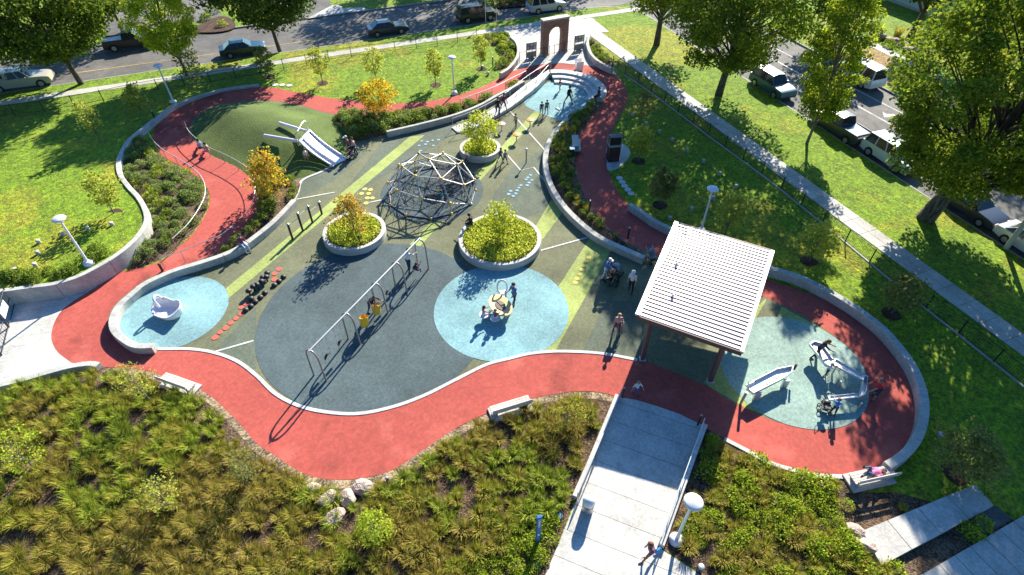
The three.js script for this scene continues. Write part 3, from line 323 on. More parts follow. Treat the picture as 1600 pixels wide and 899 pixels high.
const PAL = {
  big: [[.19, .27, .022], [.24, .31, .025], [.14, .22, .02], [.29, .33, .03]], deep: [[.06, .12, .022], [.085, .145, .025], [.11, .16, .02]], lime: [[.52, .60, .03], [.44, .55, .03], [.58, .61, .04]],
  young: [[.42, .47, .06], [.50, .51, .08], [.34, .41, .05], [.56, .52, .12]], olive: [[.24, .27, .08], [.29, .29, .09], [.20, .23, .06]], gold: [[.72, .48, .02], [.75, .38, .02], [.62, .54, .04], [.48, .48, .05]], amber: [[.55, .36, .07], [.60, .28, .06], [.45, .40, .07], [.34, .36, .05]],
  shrub: [[.21, .28, .09], [.27, .35, .10], [.16, .23, .07], [.33, .41, .10]], shrubGreen: [[.14, .21, .035], [.20, .28, .04], [.27, .34, .04]], cover: [[.52, .58, .06], [.60, .64, .09], [.44, .53, .05], [.66, .66, .14]],
  tuftGreen: [[.27, .36, .03], [.36, .43, .04], [.20, .28, .025], [.45, .45, .07]], tuftTan: [[.48, .33, .10], [.36, .28, .06], [.54, .36, .13], [.28, .24, .04], [.22, .18, .04]], tuftMix: [[.31, .35, .035], [.41, .39, .05], [.22, .29, .025], [.47, .36, .07], [.34, .25, .05]], bright: [[.42, .52, .035], [.50, .57, .06], [.34, .46, .03]]
};
function makeTree({ name = 'young_tree', label, p, y = 0, h, trunk = .3, r, pal, n, leaf = .15, seed = 1, shape = 'oval', tr = .06, bark = M.bark, clump = 22, clumpR = .34, lean = [0, 0], group, m = LM, spread = 1, flat = .72 }) {
  const R_ = rngOf(seed * 977 + 13), t = thing(name, label, 'tree', [p[0], y, p[1]], 0, group), th = h * trunk, cy = (h + th) / 2, ry = (h - th) / 2, leaves = [], wood = [];
  const axis = (s) => [lean[0] * s * h + Math.sin(s * 5 + seed) * .02 * h * s, s * h * .88, lean[1] * s * h + Math.cos(s * 4 + seed * 2) * .02 * h * s];
  for (let k = 0; k < 6; k++) wood.push(bar(axis(k / 6), axis((k + 1) / 6), tr * (1 - k / 6.6) * (k ? 1 : 1.25), 8, tr * (1 - (k + 1) / 6.6)));
  const prof = (v) => shape === 'cone' ? .25 + .85 * (1 - v) : shape === 'vase' ? .45 + .55 * Math.sin(Math.min(1, v * 1.15) * 2.2) : shape === 'round' ? Math.sqrt(Math.max(.05, 1 - (2 * v - 1) ** 2)) : Math.pow(Math.max(.04, Math.sin(Math.PI * Math.min(.97, v * .86 + .1))), .75);
  for (let c = 0; c < clump; c++) {
    const v = (c + R_()) / clump, a = c * 2.399 + R_() * .9, rr = r * prof(v) * (.35 + .6 * Math.sqrt(R_())) * spread, s = Math.max(trunk * .8, (th + v * 2 * ry) / h * .8), b = axis(s), cx = b[0] + Math.cos(a) * rr, cz = b[2] + Math.sin(a) * rr, cyy = th + v * (h - th) * .97;
    const root = axis(Math.max(trunk * .7, s - .18 * rr / r)); wood.push(bar(root, [(root[0] + cx) / 2, root[1] * .45 + cyy * .55, (root[2] + cz) / 2], Math.min(.09, tr * .38) * (1.1 - v * .6), 5, Math.min(.06, tr * .25))); wood.push(bar([(root[0] + cx) / 2, root[1] * .45 + cyy * .55, (root[2] + cz) / 2], [cx, cyy, cz], Math.min(.06, tr * .25), 4, Math.min(.03, tr * .1)));
    const cr = r * clumpR * (.7 + .6 * R_()), nl = Math.round(n / clump * (.6 + .8 * R_()));
    for (let i = 0; i < nl; i++) { const d = rdir(R_), q = Math.pow(R_(), .4) * cr, o = rdir(R_, -.1), L = leaf * (.7 + .6 * R_()); const cc = pick(pal, R_); leaves.push([cx + d.x * q, cyy + d.y * q * flat, cz + d.z * q, o, rdir(R_, flat < .6 ? 1.3 : .8), L, L * .72, ...cc]); }
  }
  mesh('trunk', join(wood), bark, t); mesh('crown', leafGeo(leaves), m, t); return t;
}
function shrubGeo(r, h, n, leaf, pal, seed) { const R_ = rngOf(seed), L = []; for (let i = 0; i < n; i++) { const d = rdir(R_, .35); if (d.y < -.1) d.y *= -1; const q = .62 + .38 * Math.sqrt(R_()), bump = 1 + .16 * Math.sin(d.x * 7 + seed) * Math.cos(d.z * 6 + seed); const o = d.clone().multiplyScalar(.6).add(rdir(R_, .3)).normalize(), l = leaf * (.7 + .6 * R_()); L.push([d.x * r * q * bump, Math.max(.02, d.y * h * q * bump), d.z * r * q * bump, o, rdir(R_, .9), l, l * .62, ...pick(pal, R_)]); } return leafGeo(L); }
function tuftGeo(n, len, spread, w, pal, seed, stiff = .5) { // arching blades
  const R_ = rngOf(seed), pos = [], col = [], idx = [];
  for (let i = 0; i < n; i++) { const a = R_() * 6.283, L = len * (.55 + .6 * R_()), o = spread * (.25 + .9 * R_()), c = pick(pal, R_), ca = Math.cos(a), sa = Math.sin(a), b = .17 * Math.sqrt(R_()), px = -sa * w / 2, pz = ca * w / 2, tw = (R_() - .5) * .5, st = pos.length / 3;
    const P = [[b, 0], [b + o * L * .45, L * (.5 + .14 * stiff)], [b + o * L * 1.1, L * (.52 + .42 * stiff * R_() + .1)]];
    P.forEach(([rr, yy], k) => { const f = k === 2 ? .15 : k === 0 ? .7 : 1, x = ca * rr - sa * rr * tw, z = sa * rr + ca * rr * tw; pos.push(x + px * f, yy, z + pz * f, x - px * f, yy, z - pz * f); col.push(...c, ...c); });
    for (let k = 0; k < 2; k++) { const q = st + k * 2; idx.push(q, q + 1, q + 2, q + 1, q + 3, q + 2); } }
  const g = new THREE.BufferGeometry(); g.setAttribute('position', new THREE.Float32BufferAttribute(pos, 3)); g.setAttribute('color', new THREE.Float32BufferAttribute(col, 3)); g.setIndex(idx); g.computeVertexNormals(); return g;
}
// scatter copies of a few shapes over a region; the ones nearest the viewer's side as plants of their own
function scatter({ region, space, geos, choose, y = () => 0, keep = () => true, own = 0, name, label, category, group, stuffName, scale = [.8, 1.25], seed = 5, m = LM, margin = .1 }) {
  const R_ = rngOf(seed), list = []; let x0 = 1e9, x1 = -1e9, z0 = 1e9, z1 = -1e9; for (const p of region) { x0 = Math.min(x0, p[0]); x1 = Math.max(x1, p[0]); z0 = Math.min(z0, p[1]); z1 = Math.max(z1, p[1]); }
  for (let z = z0; z < z1; z += space) for (let x = x0; x < x1; x += space) { const px = x + (R_() - .5) * space * 1.1, pz = z + (R_() - .5) * space * 1.1, k = R_(), s = scale[0] + (scale[1] - scale[0]) * R_(), a = R_() * 6.283; const d = edgeDist(region, px, pz); if (d < margin || !keep(px, pz, R_)) continue; list.push([px, y(px, pz), pz, a, s, choose ? choose(px, pz, k) : Math.floor(k * geos.length)]); }
  list.sort((a, b) => b[2] - a[2]);
  const inView = list.filter(l => Math.abs(l[0]) < (-l[2] * .72 + 25 * .69) * .9), outs = list.filter(l => !inView.includes(l)), mine = inView.slice(0, own), rest = [...inView.slice(own), ...outs];
  for (const [x, yy, z, a, s, g] of mine) { const o = mesh(numbered(name), geos[g], m, scene); o.position.set(x, yy, z); o.rotation.y = a; o.scale.setScalar(s); o.userData = { label, category, group }; }
  geos.forEach((g, k) => { const q = rest.filter(l => l[5] === k); if (!q.length) return; const im = new THREE.InstancedMesh(g, m, q.length), e = new THREE.Object3D(); q.forEach(([x, yy, z, a, s], i) => { e.position.set(x, yy, z); e.rotation.y = a; e.scale.setScalar(s); e.updateMatrix(); im.setMatrixAt(i, e.matrix); }); im.name = numbered(stuffName); im.userData = { kind: 'stuff', label, category }; scene.add(im); });
  return list.length;
}
// ---------- large street trees ----------
const bigs = [
  { name: 'street_tree', label: 'broad dark street tree with leaning trunk beside the beige pickup', p: [-42.24,-55.03], h: 15, trunk: .22, r: 7.0, pal: [...PAL.big, ...PAL.deep], n: 34000, leaf: .3, seed: 1, shape: 'round', tr: .24, clump: 90, clumpR: .27, lean: [-.1, .04] },
  { name: 'street_tree', label: 'lime green street tree between the black pickup and the dark sedan', p: [-32.65,-56.94], h: 8.6, trunk: .3, r: 3.0, pal: PAL.lime, n: 9500, leaf: .25, seed: 2, shape: 'oval', tr: .13, clump: 46, clumpR: .33, lean: [-.05, 0] },
  { name: 'street_tree', label: 'dark spreading tree over the dark green sedan', p: [-25.1,-63.08], h: 14, trunk: .24, r: 6.0, pal: PAL.deep, n: 26000, leaf: .32, seed: 3, shape: 'round', tr: .2, clump: 52, clumpR: .32, lean: [-.05, 0] },
  { name: 'street_tree', label: 'dark tree top at the upper left beyond the black pickup', p: [-44.73,-68.63], h: 12, trunk: .3, r: 4.2, pal: PAL.deep, n: 6000, leaf: .34, seed: 4, shape: 'round', tr: .16, clump: 36, clumpR: .36 },
  { name: 'street_tree', label: 'tall tree at the street corner beside the arch plaza', p: [15.95,-64.86], h: 18, trunk: .22, r: 5.4, pal: PAL.big, n: 20000, leaf: .32, seed: 5, shape: 'oval', tr: .3, clump: 64, clumpR: .32 },
  { name: 'street_tree', label: 'big spreading tree shading the teal green car', p: [19.79,-52.94], h: 18.5, trunk: .18, r: 6.8, pal: PAL.big, n: 40000, leaf: .28, seed: 6, shape: 'oval', tr: .32, clump: 84, clumpR: .27, lean: [.02, 0] },
  { name: 'street_tree', label: 'slim upright tree with a thin pale trunk beside the dark pickup', p: [24.76,-43.64], h: 13, trunk: .2, r: 2.3, pal: [...PAL.big, ...PAL.lime], n: 18000, leaf: .2, seed: 7, shape: 'oval', tr: .11, clump: 70, clumpR: .34, bark: M.barkPale },
  { name: 'street_tree', label: 'huge leafy tree with a stout leaning trunk filling the right side', p: [29.32,-33.18], h: 18, trunk: .19, r: 6.9, pal: PAL.big, n: 76000, leaf: .24, seed: 8, shape: 'oval', tr: .5, clump: 170, clumpR: .2, lean: [.2, -.02] },
  { name: 'street_tree', label: 'dark tree across the east street above the white van', p: [35.29,-66.33], h: 9, trunk: .3, r: 3.6, pal: PAL.deep, n: 6000, leaf: .34, seed: 9, shape: 'round', tr: .17, clump: 36, clumpR: .36 },
  { name: 'street_tree', label: 'dark garden tree in front of the pale house', p: [44.48,-66.33], h: 10, trunk: .42, r: 3.8, pal: PAL.deep, n: 6000, leaf: .34, seed: 10, shape: 'round', tr: .32, clump: 36, clumpR: .36, lean: [.1, 0] },
  { name: 'street_tree', label: 'leafy tree in the far right corner behind the huge tree', p: [48.67,-56.64], h: 15, trunk: .25, r: 5.4, pal: PAL.big, n: 11000, leaf: .34, seed: 11, shape: 'oval', tr: .3, clump: 50, clumpR: .32 }
];
for (const b of bigs) makeTree({ flat: .5, ...b, group: 'large street trees' });
// trees just outside the picture whose shade falls into it
makeTree({ name: 'street_tree', label: 'tree beyond the right edge shading the eastern oval', p: [38.47,-24.97], h: 16, trunk: .25, r: 6.2, pal: PAL.big, n: 9000, leaf: .4, seed: 14, shape: 'oval', tr: .4, clump: 60, clumpR: .3 });
makeTree({ name: 'street_tree', label: 'tree beyond the left edge shading the western lawn', p: [-53.99,-52.4], h: 13, trunk: .25, r: 6, pal: PAL.big, n: 8000, leaf: .4, seed: 15, shape: 'round', tr: .3, clump: 50, clumpR: .3 });
[[-12, -91, 'left of three'], [-2, -93, 'middle of three'], [9, -94, 'right of three']].forEach(([x, z, l], i) => makeTree({ name: 'street_tree', label: 'tree across the north street above the picture, ' + l, p: [x, z], h: 15, trunk: .25, r: 5.6, pal: PAL.deep, n: 6000, leaf: .42, seed: 16 + i, shape: 'round', tr: .3, clump: 44, clumpR: .32, flat: .5 }));
// ---------- young trees ----------
const yt = (label, p, h, r, pal, n, seed, o = {}) => makeTree({ label, p, h, r, pal, n: Math.round(n * 1.5), seed, trunk: .32, tr: .045, leaf: .2, clump: 18, clumpR: .42, group: 'young trees on the lawns and in the beds', bark: M.barkPale, ...o });
yt('thin young tree with sparse leaves by the lamp near the north fence', [-30.49,-54.04], 3.6, 1.2, PAL.olive, 330, 21, { leaf: .2 });
yt('young tree with a leafy yellowish crown on the western lawn below the street tree', [-33.42,-48.83], 2.7, .85, PAL.young, 420, 22);
yt('wispy young tree in the middle of the western lawn', [-33.92,-42.94], 3.6, 1.0, PAL.young, 300, 23, { y: .45 });
yt('young tree standing in a bark ring nearest the retaining wall', [-27.62,-32.71], 3.1, 1.15, PAL.young, 560, 24, { y: .82 });
yt('dull leafy young tree by the north fence beside the dark sedan', [-24.33,-56.64], 2.8, .9, PAL.olive, 520, 25);
yt('young tree on the shaded part of the northern lawn', [-18.61,-55.18], 3.4, .95, PAL.young, 560, 26);
yt('wispy young tree in the sunlit middle of the northern lawn', [-13.38,-55.47], 3.3, 1.0, PAL.young, 420, 27);
yt('young tree beside the lamp on the northern lawn', [-7.44,-54.75], 3.4, .9, PAL.young, 520, 28);
yt('young tree next to the shrub corner of the arch plaza', [-3.14,-58.47], 3.3, .85, PAL.young, 520, 29);
yt('golden yellow autumn tree beside the northern path', [-11.7,-47.87], 3.1, 1.55, PAL.gold, 1100, 30, { leaf: .2, clump: 22, y: .3, trunk: .25, shape: 'round' });
yt('amber tree in the bed beside the slide hill', [-17.6,-35.52], 3.4, 1.5, [...PAL.amber, ...PAL.gold], 1100, 31, { leaf: .2, clump: 24, y: .4, trunk: .22, shape: 'cone' });
yt('sparse young tree between the red path and the east fence near the kiosk', [11.21,-46.59], 3.2, .9, PAL.olive, 420, 32);
yt('young leafy tree behind the brick kiosk', [10.19,-40.83], 2.9, 1.0, PAL.young, 620, 33);
yt('dense olive young tree on the shaded lawn left of the lamp by the pavilion', [10.78,-34.8], 3.0, 1.0, PAL.olive, 1100, 34);
yt('young tree right behind the pavilion roof', [14.65,-31.44], 3.2, 1.1, PAL.young, 620, 35);
yt('young yellowish tree in a dark bark ring by the east fence', [19.36,-28.57], 3.0, 1.2, PAL.young, 760, 36);
yt('young tree by the fence above the eastern oval', [22.51,-23.85], 2.8, 1.1, PAL.olive, 760, 37);
yt('young tree in the lower right corner beside the concrete strips', [20.65,-13.56], 2.7, 1.5, PAL.olive, 1300, 38, { leaf: .16, clump: 26 });
yt('pale wispy tree rising from the meadow beside the western bench', [-18.58,-17.52], 2.9, .9, PAL.young, 330, 39, { leaf: .1 });
yt('pale wispy tree at the left edge of the meadow', [-22.37,-13.86], 2.6, 1.1, PAL.bright, 560, 40, { leaf: .1 });
yt('small pale green tree in the middle of the meadow', [-15.13,-11.87], 2.2, .8, PAL.young, 420, 41, { leaf: .1 });
yt('sparse pale tree in the meadow beside the red path', [-11.92,-13.12], 2.4, .75, PAL.olive, 330, 42, { leaf: .1 });
yt('bright green small tree in the meadow right of the boulders', [-5.71,-10.62], 2.0, .8, PAL.bright, 620, 43, { leaf: .1 });
yt('pale sapling at the meadow corner beside the eastern bench', [2.7,-16.08], 1.9, .8, PAL.tuftMix, 420, 44, { leaf: .1 });
// bark rings at the foot of lawn trees
for (const [p, y] of [[[-33.42,-48.83], 0.1], [[-27.62,-32.71], .82], [[-24.33,-56.64], 0], [[-18.61,-55.18], 0], [[-7.44,-54.75], 0], [[-3.14,-58.47], 0], [[10.19,-40.83], 0], [[10.78,-34.8], 0], [[19.36,-28.57], 0], [[22.51,-23.85], 0], [[20.65,-13.56], 0], [[-30.49,-54.04], 0]]) struct('bark_ring', sheetGeo(circlePts(p[0], p[1], .55, 20).map(q => [q[0] + (rnd() - .5) * .12, q[1] + (rnd() - .5) * .12]), y + .015), M.mulch);

// ---------- shrub beds ----------
const shrubs = [1, 2, 3, 4].map(s => shrubGeo(.44, .5, 380, .1, PAL.shrub, s)), greens = [5, 6, 7].map(s => shrubGeo(.42, .42, 240, .12, PAL.shrubGreen, s)), brights = [8, 9].map(s => shrubGeo(.5, .42, 300, .11, [...PAL.bright, ...PAL.tuftGreen], s));
const tufts = [11, 12, 13].map(s => tuftGeo(210, .5, .5, .014, PAL.tuftMix, s, .85)).concat([14, 15, 16].map(s => tuftGeo(210, .5, .55, .013, [...PAL.tuftTan, ...PAL.tuftMix], s, .85)), [17, 18, 19].map(s => tuftGeo(200, .5, .5, .015, PAL.tuftGreen, s, .9)));
scatter({ region: beds.west.o, space: .68, geos: [...shrubs, ...shrubs, brights[0], greens[1]], y: (x, z) => beds.west.y(x, z), own: 220, name: 'mounded_shrub', label: 'rounded grey green shrub massed in the bed between the retaining wall and the red path', category: 'shrub', group: 'mounded shrubs in the western bed', stuffName: 'shrub_mass', seed: 51, scale: [.6, 1.12], margin: .15 });
scatter({ region: beds.tree.o, space: .55, geos: greens, y: (x, z) => beds.tree.y(x, z), own: 200, keep: (x, z, r) => r() < .8, name: 'low_shrub', label: 'low green shrub in the bed under the amber tree', category: 'shrub', group: 'low shrubs under the amber tree', stuffName: 'shrub_mass', seed: 52, scale: [.6, 1.05] });
scatter({ region: beds.north.o, space: .56, geos: [...greens, ...shrubs], y: (x, z) => beds.north.y(x, z), own: 200, name: 'leafy_shrub', label: 'leafy green shrub in the bed behind the straight white wall', category: 'shrub', group: 'shrubs in the northern bed', stuffName: 'shrub_mass', seed: 53, scale: [.8, 1.25] });
scatter({ region: beds.east.o, space: .5, geos: [...tufts.slice(0, 3), ...tufts.slice(6), ...greens], y: (x, z) => beds.east.y(x, z), own: 250, name: 'bed_plant', label: 'grassy plant in the narrow bed along the eastern playground wall', category: 'plant', group: 'plants in the eastern bed', stuffName: 'plant_mass', seed: 54, margin: .28, scale: [.55, .9] });
scatter({ region: beds.plaza.o, space: .8, geos: [...greens, ...brights], y: (x, z) => beds.plaza.y(x, z), own: 120, name: 'plaza_shrub', label: 'green shrub in the bed behind the plaza wall', category: 'shrub', group: 'shrubs beside the arch plaza', stuffName: 'shrub_mass', seed: 55, scale: [.8, 1.25] });
scatter({ region: beds.plazaE.o, space: .6, geos: greens, y: (x, z) => beds.plazaE.y(x, z), own: 60, name: 'plaza_shrub', label: 'small green shrub on the sidewalk side of the arch plaza', category: 'shrub', group: 'shrubs on the sidewalk side of the plaza', stuffName: 'shrub_mass', seed: 56, scale: [.7, 1.1] });
scatter({ region: [[-31.18,-26.07],[-30.29,-26.53],[-29.11,-26.53],[-28.13,-26.88],[-27.2,-27.37],[-26.72,-27.98],[-26.74,-28.77],[-26.31,-28.97],[-25.66,-28.11],[-25.94,-27.24],[-26.66,-26.36],[-27.59,-25.72],[-28.82,-25.39],[-30.57,-25.11]], space: .55, geos: greens, y: lawnY, own: 120, name: 'hedge_shrub', label: 'low dark green shrub along the top of the western retaining wall', category: 'shrub', group: 'shrubs edging the western lawn', stuffName: 'shrub_mass', seed: 57, scale: [.8, 1.2] });
// ---------- the front meadows ----------
const patch = (x, z) => n8(x / 26 + .31, z / 26) * .6 + n17(x / 26, z / 26 + .2) * .4;
const walkDist = (x, z) => 1;
scatter({ region: meadow, space: .42, geos: tufts, own: 300, choose: (x, z, k) => { const v = patch(x, z) * 1.5 - .25 + (k - .5) * .4 + (x < -11 && z < -15 ? .16 : 0); return v > .6 ? 6 + Math.floor(k * 3) : v > .40 ? Math.floor(k * 3) : 3 + Math.floor(k * 3); }, keep: (x, z, r) => { const w = n17(x / 14 + .5, z / 14); return r() < (w < .38 ? .4 : .95) && !inside([[-2.51,-7.62],[-1.6,-9.56],[0,-10.35],[1.43,-12.04],[1.85,-10.35],[0.5,-7.62]], x, z); }, name: 'grass_clump', label: 'arching clump of green and tan ornamental grass in the meadow below the red path', category: 'grass clump', group: 'ornamental grass clumps in the front meadow', stuffName: 'meadow_grass', seed: 61, scale: [.55, 1.45], m: LMb, margin: .42 });
scatter({ region: [[-3.84,-8.32],[-2.66,-9.56],[-1.09,-10.35],[0.42,-11.46],[1.44,-12.34],[2.27,-11.75],[1.69,-10.35],[0.51,-8.32]], space: .4, geos: brights, own: 90, keep: (x, z, r) => r() < .85, name: 'ground_cover_plant', label: 'bright yellow green leafy plant beside the blue post', category: 'plant', group: 'bright leafy plants beside the blue post', stuffName: 'plant_mass', seed: 62, scale: [.5, .85] });
scatter({ region: meadowE, space: .46, geos: [...tufts.slice(0, 3), ...tufts.slice(3, 5), ...brights], own: 260, choose: (x, z, k) => patch(x + 3, z) + (k - .5) * .5 > .38 ? 5 + Math.floor(k * 2) : Math.floor(k * 5), keep: (x, z, r) => { const P1 = inside([[9.27,-16],[10.35,-15.28],[12.06,-14.02],[14.08,-13.37],[15.05,-13.21],[14.75,-12.04],[14.15,-9.05],[14.54,-7.62],[8.27,-7.62],[7.64,-9.22],[6.39,-10.29]], x, z); return P1 ? r() < .94 : r() < .3 && !inside([[15,-11.03],[21.68,-13.43],[21.78,-11.9],[15.05,-9.17]], x, z) && !inside([[16.06,-8.92],[22.96,-11.96],[23.97,-10.35],[21.15,-7.39],[14.93,-7.39]], x, z); }, name: 'meadow_plant', label: 'yellow green meadow plant between the white walkway and the eastern bench', category: 'plant', group: 'plants in the eastern meadow', stuffName: 'meadow_grass', seed: 63, scale: [.6, 1.3], m: LMb, margin: .55 });
// ---------- planters with trees ----------
function lathe(profile, seg = 48) { return new THREE.LatheGeometry(profile.map(p => new THREE.Vector2(p[0], p[1])), seg); }
function planter(label, c, r, seed) {
  const t = thing('round_planter', label, 'planter', [c[0], 0, c[1]], 0, 'round concrete planters'), w = .3, h = .52;
  mesh('wall', lathe([[r, -.02], [r, h - .03], [r - .03, h], [r - w + .03, h], [r - w, h - .03], [r - w, .2]], 64), M.conc, t);
  mesh('soil', sheetGeo(circlePts(0, 0, r - w + .02, 48), .4), M.soil, t);
  const L = [], R_ = rngOf(seed), n = Math.round(1150 * (r - w) * (r - w)); for (let i = 0; i < n; i++) { const a = R_() * 6.283, q = Math.sqrt(R_()) * (r - w - .06), x = Math.cos(a) * q, z = Math.sin(a) * q, y = .42 + .22 * R_() * (.5 + n17(x / 9 + seed, z / 9)); const l = .15 * (.7 + .6 * R_()); L.push([x, y, z, rdir(R_, .25), rdir(R_, 1.2), l, l * .62, ...pick(PAL.cover, R_)]); }
  const g = mesh('ground_cover', leafGeo(L), LM, t); g.userData.kind = 'stuff'; return t;
}
const pl1 = [-10.73,-31.23], pl2 = [-0.81,-30.4], pl3 = [-2.61,-42.16];
planter('round concrete planter with the amber leaved tree beside the climbing dome', pl1, 2.12, 71);
planter('largest round concrete planter beside the blue circle', pl2, 2.78, 72);
planter('smallest round planter near the stage ramp', pl3, 1.68, 73);
yt('amber and green tree in the planter by the row of posts', [-10.71,-31.21], 2.9, 1.25, PAL.amber, 850, 74, { y: .4, leaf: .17, trunk: .26, shape: 'cone', clump: 20 });
yt('yellow green tree in the largest planter', [-0.82,-30.52], 2.7, 1.05, [...PAL.lime, ...PAL.young], 850, 75, { y: .4, leaf: .16, trunk: .26, clump: 18 });
yt('bushy yellow green tree in the smallest planter', [-2.56,-42.13], 2.9, 1.45, [...PAL.lime, ...PAL.young], 1000, 76, { y: .4, leaf: .19, trunk: .3, shape: 'round', clump: 20 });
function bollard(label, p, y, h, r, m, cap) { const t = thing('bollard_light', label, 'bollard', [p[0], y, p[1]], 0, 'small dark path bollards'); mesh('post', lathe([[0, 0], [r, 0], [r, h - .02], [r * .8, h], [0, h]], 12), m, t); mesh('cap', lathe([[r * 1.1, h - .04], [r * 1.15, h], [r * .7, h + .03], [0, h + .035]], 12), cap, t); return t; }
M.darkGreen = mat(.02, .05, .035, { roughness: .5 });
bollard('short dark green post in the amber tree planter', [-10.12,-29.98], .4, .6, .05, M.darkGreen, M.darkGreen);
bollard('short dark green post in the largest planter', [-0.45,-28.24], .4, .6, .05, M.darkGreen, M.darkGreen);
bollard('dark bollard at the tip of the wall by the blue spinner circle', [-22.38,-27.64], 0, .6, .08, M.black, M.black);
bollard('dark bollard in the middle of the eastern bed', [5.5,-33.71], .3, .9, .06, M.black, M.galv);
bollard('dark bollard in the eastern bed near the stroller', [7.8,-30.61], .3, .9, .06, M.black, M.galv);
bollard('dark bollard beside the boulders', [-5.67,-13.05], 0, .62, .07, M.black, M.purple);
bollard('dark bollard at the northern lawn edge near the western wall', [-31.43,-47.26], .2, .9, .06, M.black, M.galv);
bollard('round dark bollard at the bottom edge by the walkway', [7.69,-9.22], 0, .5, .12, M.black, M.galv);
bollard('dark bollard between the northern lawn and the plaza shrubs', [-1.98,-59.1], 0, 1.0, .06, M.black, M.galv);
{ const p = [3.35,-11.84], t = thing('walkway_bollard', 'stout steel bollard with a white dome on the white walkway', 'bollard', [p[0], .03, p[1]]);
  mesh('body', lathe([[0, 0], [.26, 0], [.26, .62], [.25, .64], [0, .64]], 28), M.galv, t); mesh('dome', lathe([[.265, .64], [.28, .72], [.27, .86], [.2, .98], [.1, 1.04], [0, 1.05]], 28), M.plasticWhite, t); mesh('band', lathe([[.263, .5], [.266, .5], [.266, .54], [.263, .54]], 28), M.black, t); }
{ const p = [1.09,-10.4], t = thing('blue_post', 'slim blue sign post standing in the bright plants beside the walkway', 'post', [p[0], 0, p[1]], .3);
  mesh('post', box(.2, 2.4, .12, 0, 1.2, 0, .03), M.bluePost, t); mesh('cap', box(.21, .06, .13, 0, 2.42, 0, .02), M.bluePost, t);
  const cv = document.createElement('canvas'); cv.width = 64; cv.height = 320; const cx = cv.getContext('2d'); cx.fillStyle = '#1b63b4'; cx.fillRect(0, 0, 64, 320); cx.fillStyle = '#dfe9f7'; cx.fillRect(22, 20, 8, 110); cx.fillRect(36, 30, 6, 90); cx.fillRect(18, 236, 28, 26); const ct = new THREE.CanvasTexture(cv); ct.colorSpace = THREE.SRGBColorSpace;
  const pg = new THREE.PlaneGeometry(.17, 1.9); pg.translate(0, 1.4, .0635); mesh('printed_panel', pg, new THREE.MeshStandardMaterial({ map: ct, roughness: .4 }), t); }
// ---------- lamps ----------
function lamp(label, p, y, h = 3.55) { const t = thing('lamp_post', label, 'street lamp', [p[0], y, p[1]], 0, 'white park lamps');
  mesh('footing', lathe([[0, .3], [.16, .3], [.27, .22], [.31, .08], [.31, -.1]], 24), M.lampWhite, t); mesh('pole', lathe([[.075, .28], [.07, 1.2], [.055, h - .1], [0, h - .1]], 14), M.lampWhite, t);
  const hd = mesh('head', lathe([[0, h - .16], [.12, h - .14], [.36, h - .07], [.38, h - .02], [.3, h + .05], [.14, h + .1], [0, h + .13]], 28), M.lampWhite, t); mesh('collar', lathe([[.09, h - .3], [.13, h - .26], [.13, h - .16], [.06, h - .14]], 16), M.lampWhite, hd); return t; }
lamp('white park lamp on the northern lawn by the street trees', [-31.36,-50.76], .1);
lamp('white park lamp on the western lawn above the retaining wall', [-26.35,-27.18], 1);
lamp('white park lamp beside the path on the northern lawn', [-5.49,-52.81], 0);
lamp('white park lamp on the shaded lawn behind the pavilion roof', [13.05,-31.72], 0);
lamp('white park lamp in the planting beside the white walkway', [7,-10.48], 0);
// low white lawn posts
for (const [p, y, l] of [[[-26.99,-31.27], .85, 'nearest the young tree'], [[-28.3,-30.72], .87, 'second from the young tree'], [[-29.58,-30.1], .9, 'third from the young tree'], [[-30.72,-29.31], .92, 'fourth from the young tree'], [[-30.1,-28.16], .95, 'fifth from the young tree'], [[-29.51,-26.94], 1, 'just above the hedge'], [[-30.45,-26.47], 1, 'at the left end of the row'],
  [[10.8,-48.35], 0, 'nearest the stage end of the eastern lawn'], [[11.75,-46.82], 0, 'second from the stage on the eastern lawn'], [[12.67,-45.36], 0, 'third from the stage on the eastern lawn'], [[13.49,-43.96], 0, 'fourth from the stage on the eastern lawn'], [[14.37,-42.3], 0, 'fifth from the stage on the eastern lawn'], [[15.34,-40.63], 0, 'sixth from the stage on the eastern lawn'], [[16.15,-38.77], 0, 'seventh from the stage on the eastern lawn'], [[16.95,-37.02], 0, 'at the bend of the row near the fence'], [[14.84,-35.52], 0, 'right of the lamp behind the pavilion'], [[12.93,-34.17], 0, 'left of the lamp behind the pavilion'], [[11.14,-33.03], 0, 'nearest the wall beside the pavilion'], [[-3.02,-58.63], 0, 'beside the tree at the plaza corner'], [[-2.38,-57.09], 0, 'closest to the plaza wall on the northern lawn'], [[20.92,-15.53], 0, 'outside the eastern oval wall']]) {
  const t = thing('lawn_post', 'short round white post in the lawn, ' + l, 'lawn post', [p[0], y, p[1]], 0, 'short white lawn posts'); mesh('stem', lathe([[0, 0], [.12, 0], [.12, .26], [.1, .28]], 14), M.conc, t); mesh('top', lathe([[.13, .25], [.13, .29], [.08, .32], [0, .325]], 14), M.white, t); }
[[8.31,-38.33], [8.44,-37.8], [8.56,-37.28], [8.73,-36.76], [8.9,-36.26]].forEach((p, i) => { const o = mesh(numbered('stepping_stone'), slabGeo(circlePts(p[0], p[1], .26, 14).map(q => [q[0], q[1] + (rnd() - .5) * .05]), -.01, .05), M.white, scene); o.userData = { label: 'flat white stepping stone on the shaded lawn by the path, ' + ['first', 'second', 'third', 'fourth', 'fifth'][i] + ' from the kiosk', category: 'stepping stone', group: 'stepping stones on the eastern lawn' }; });
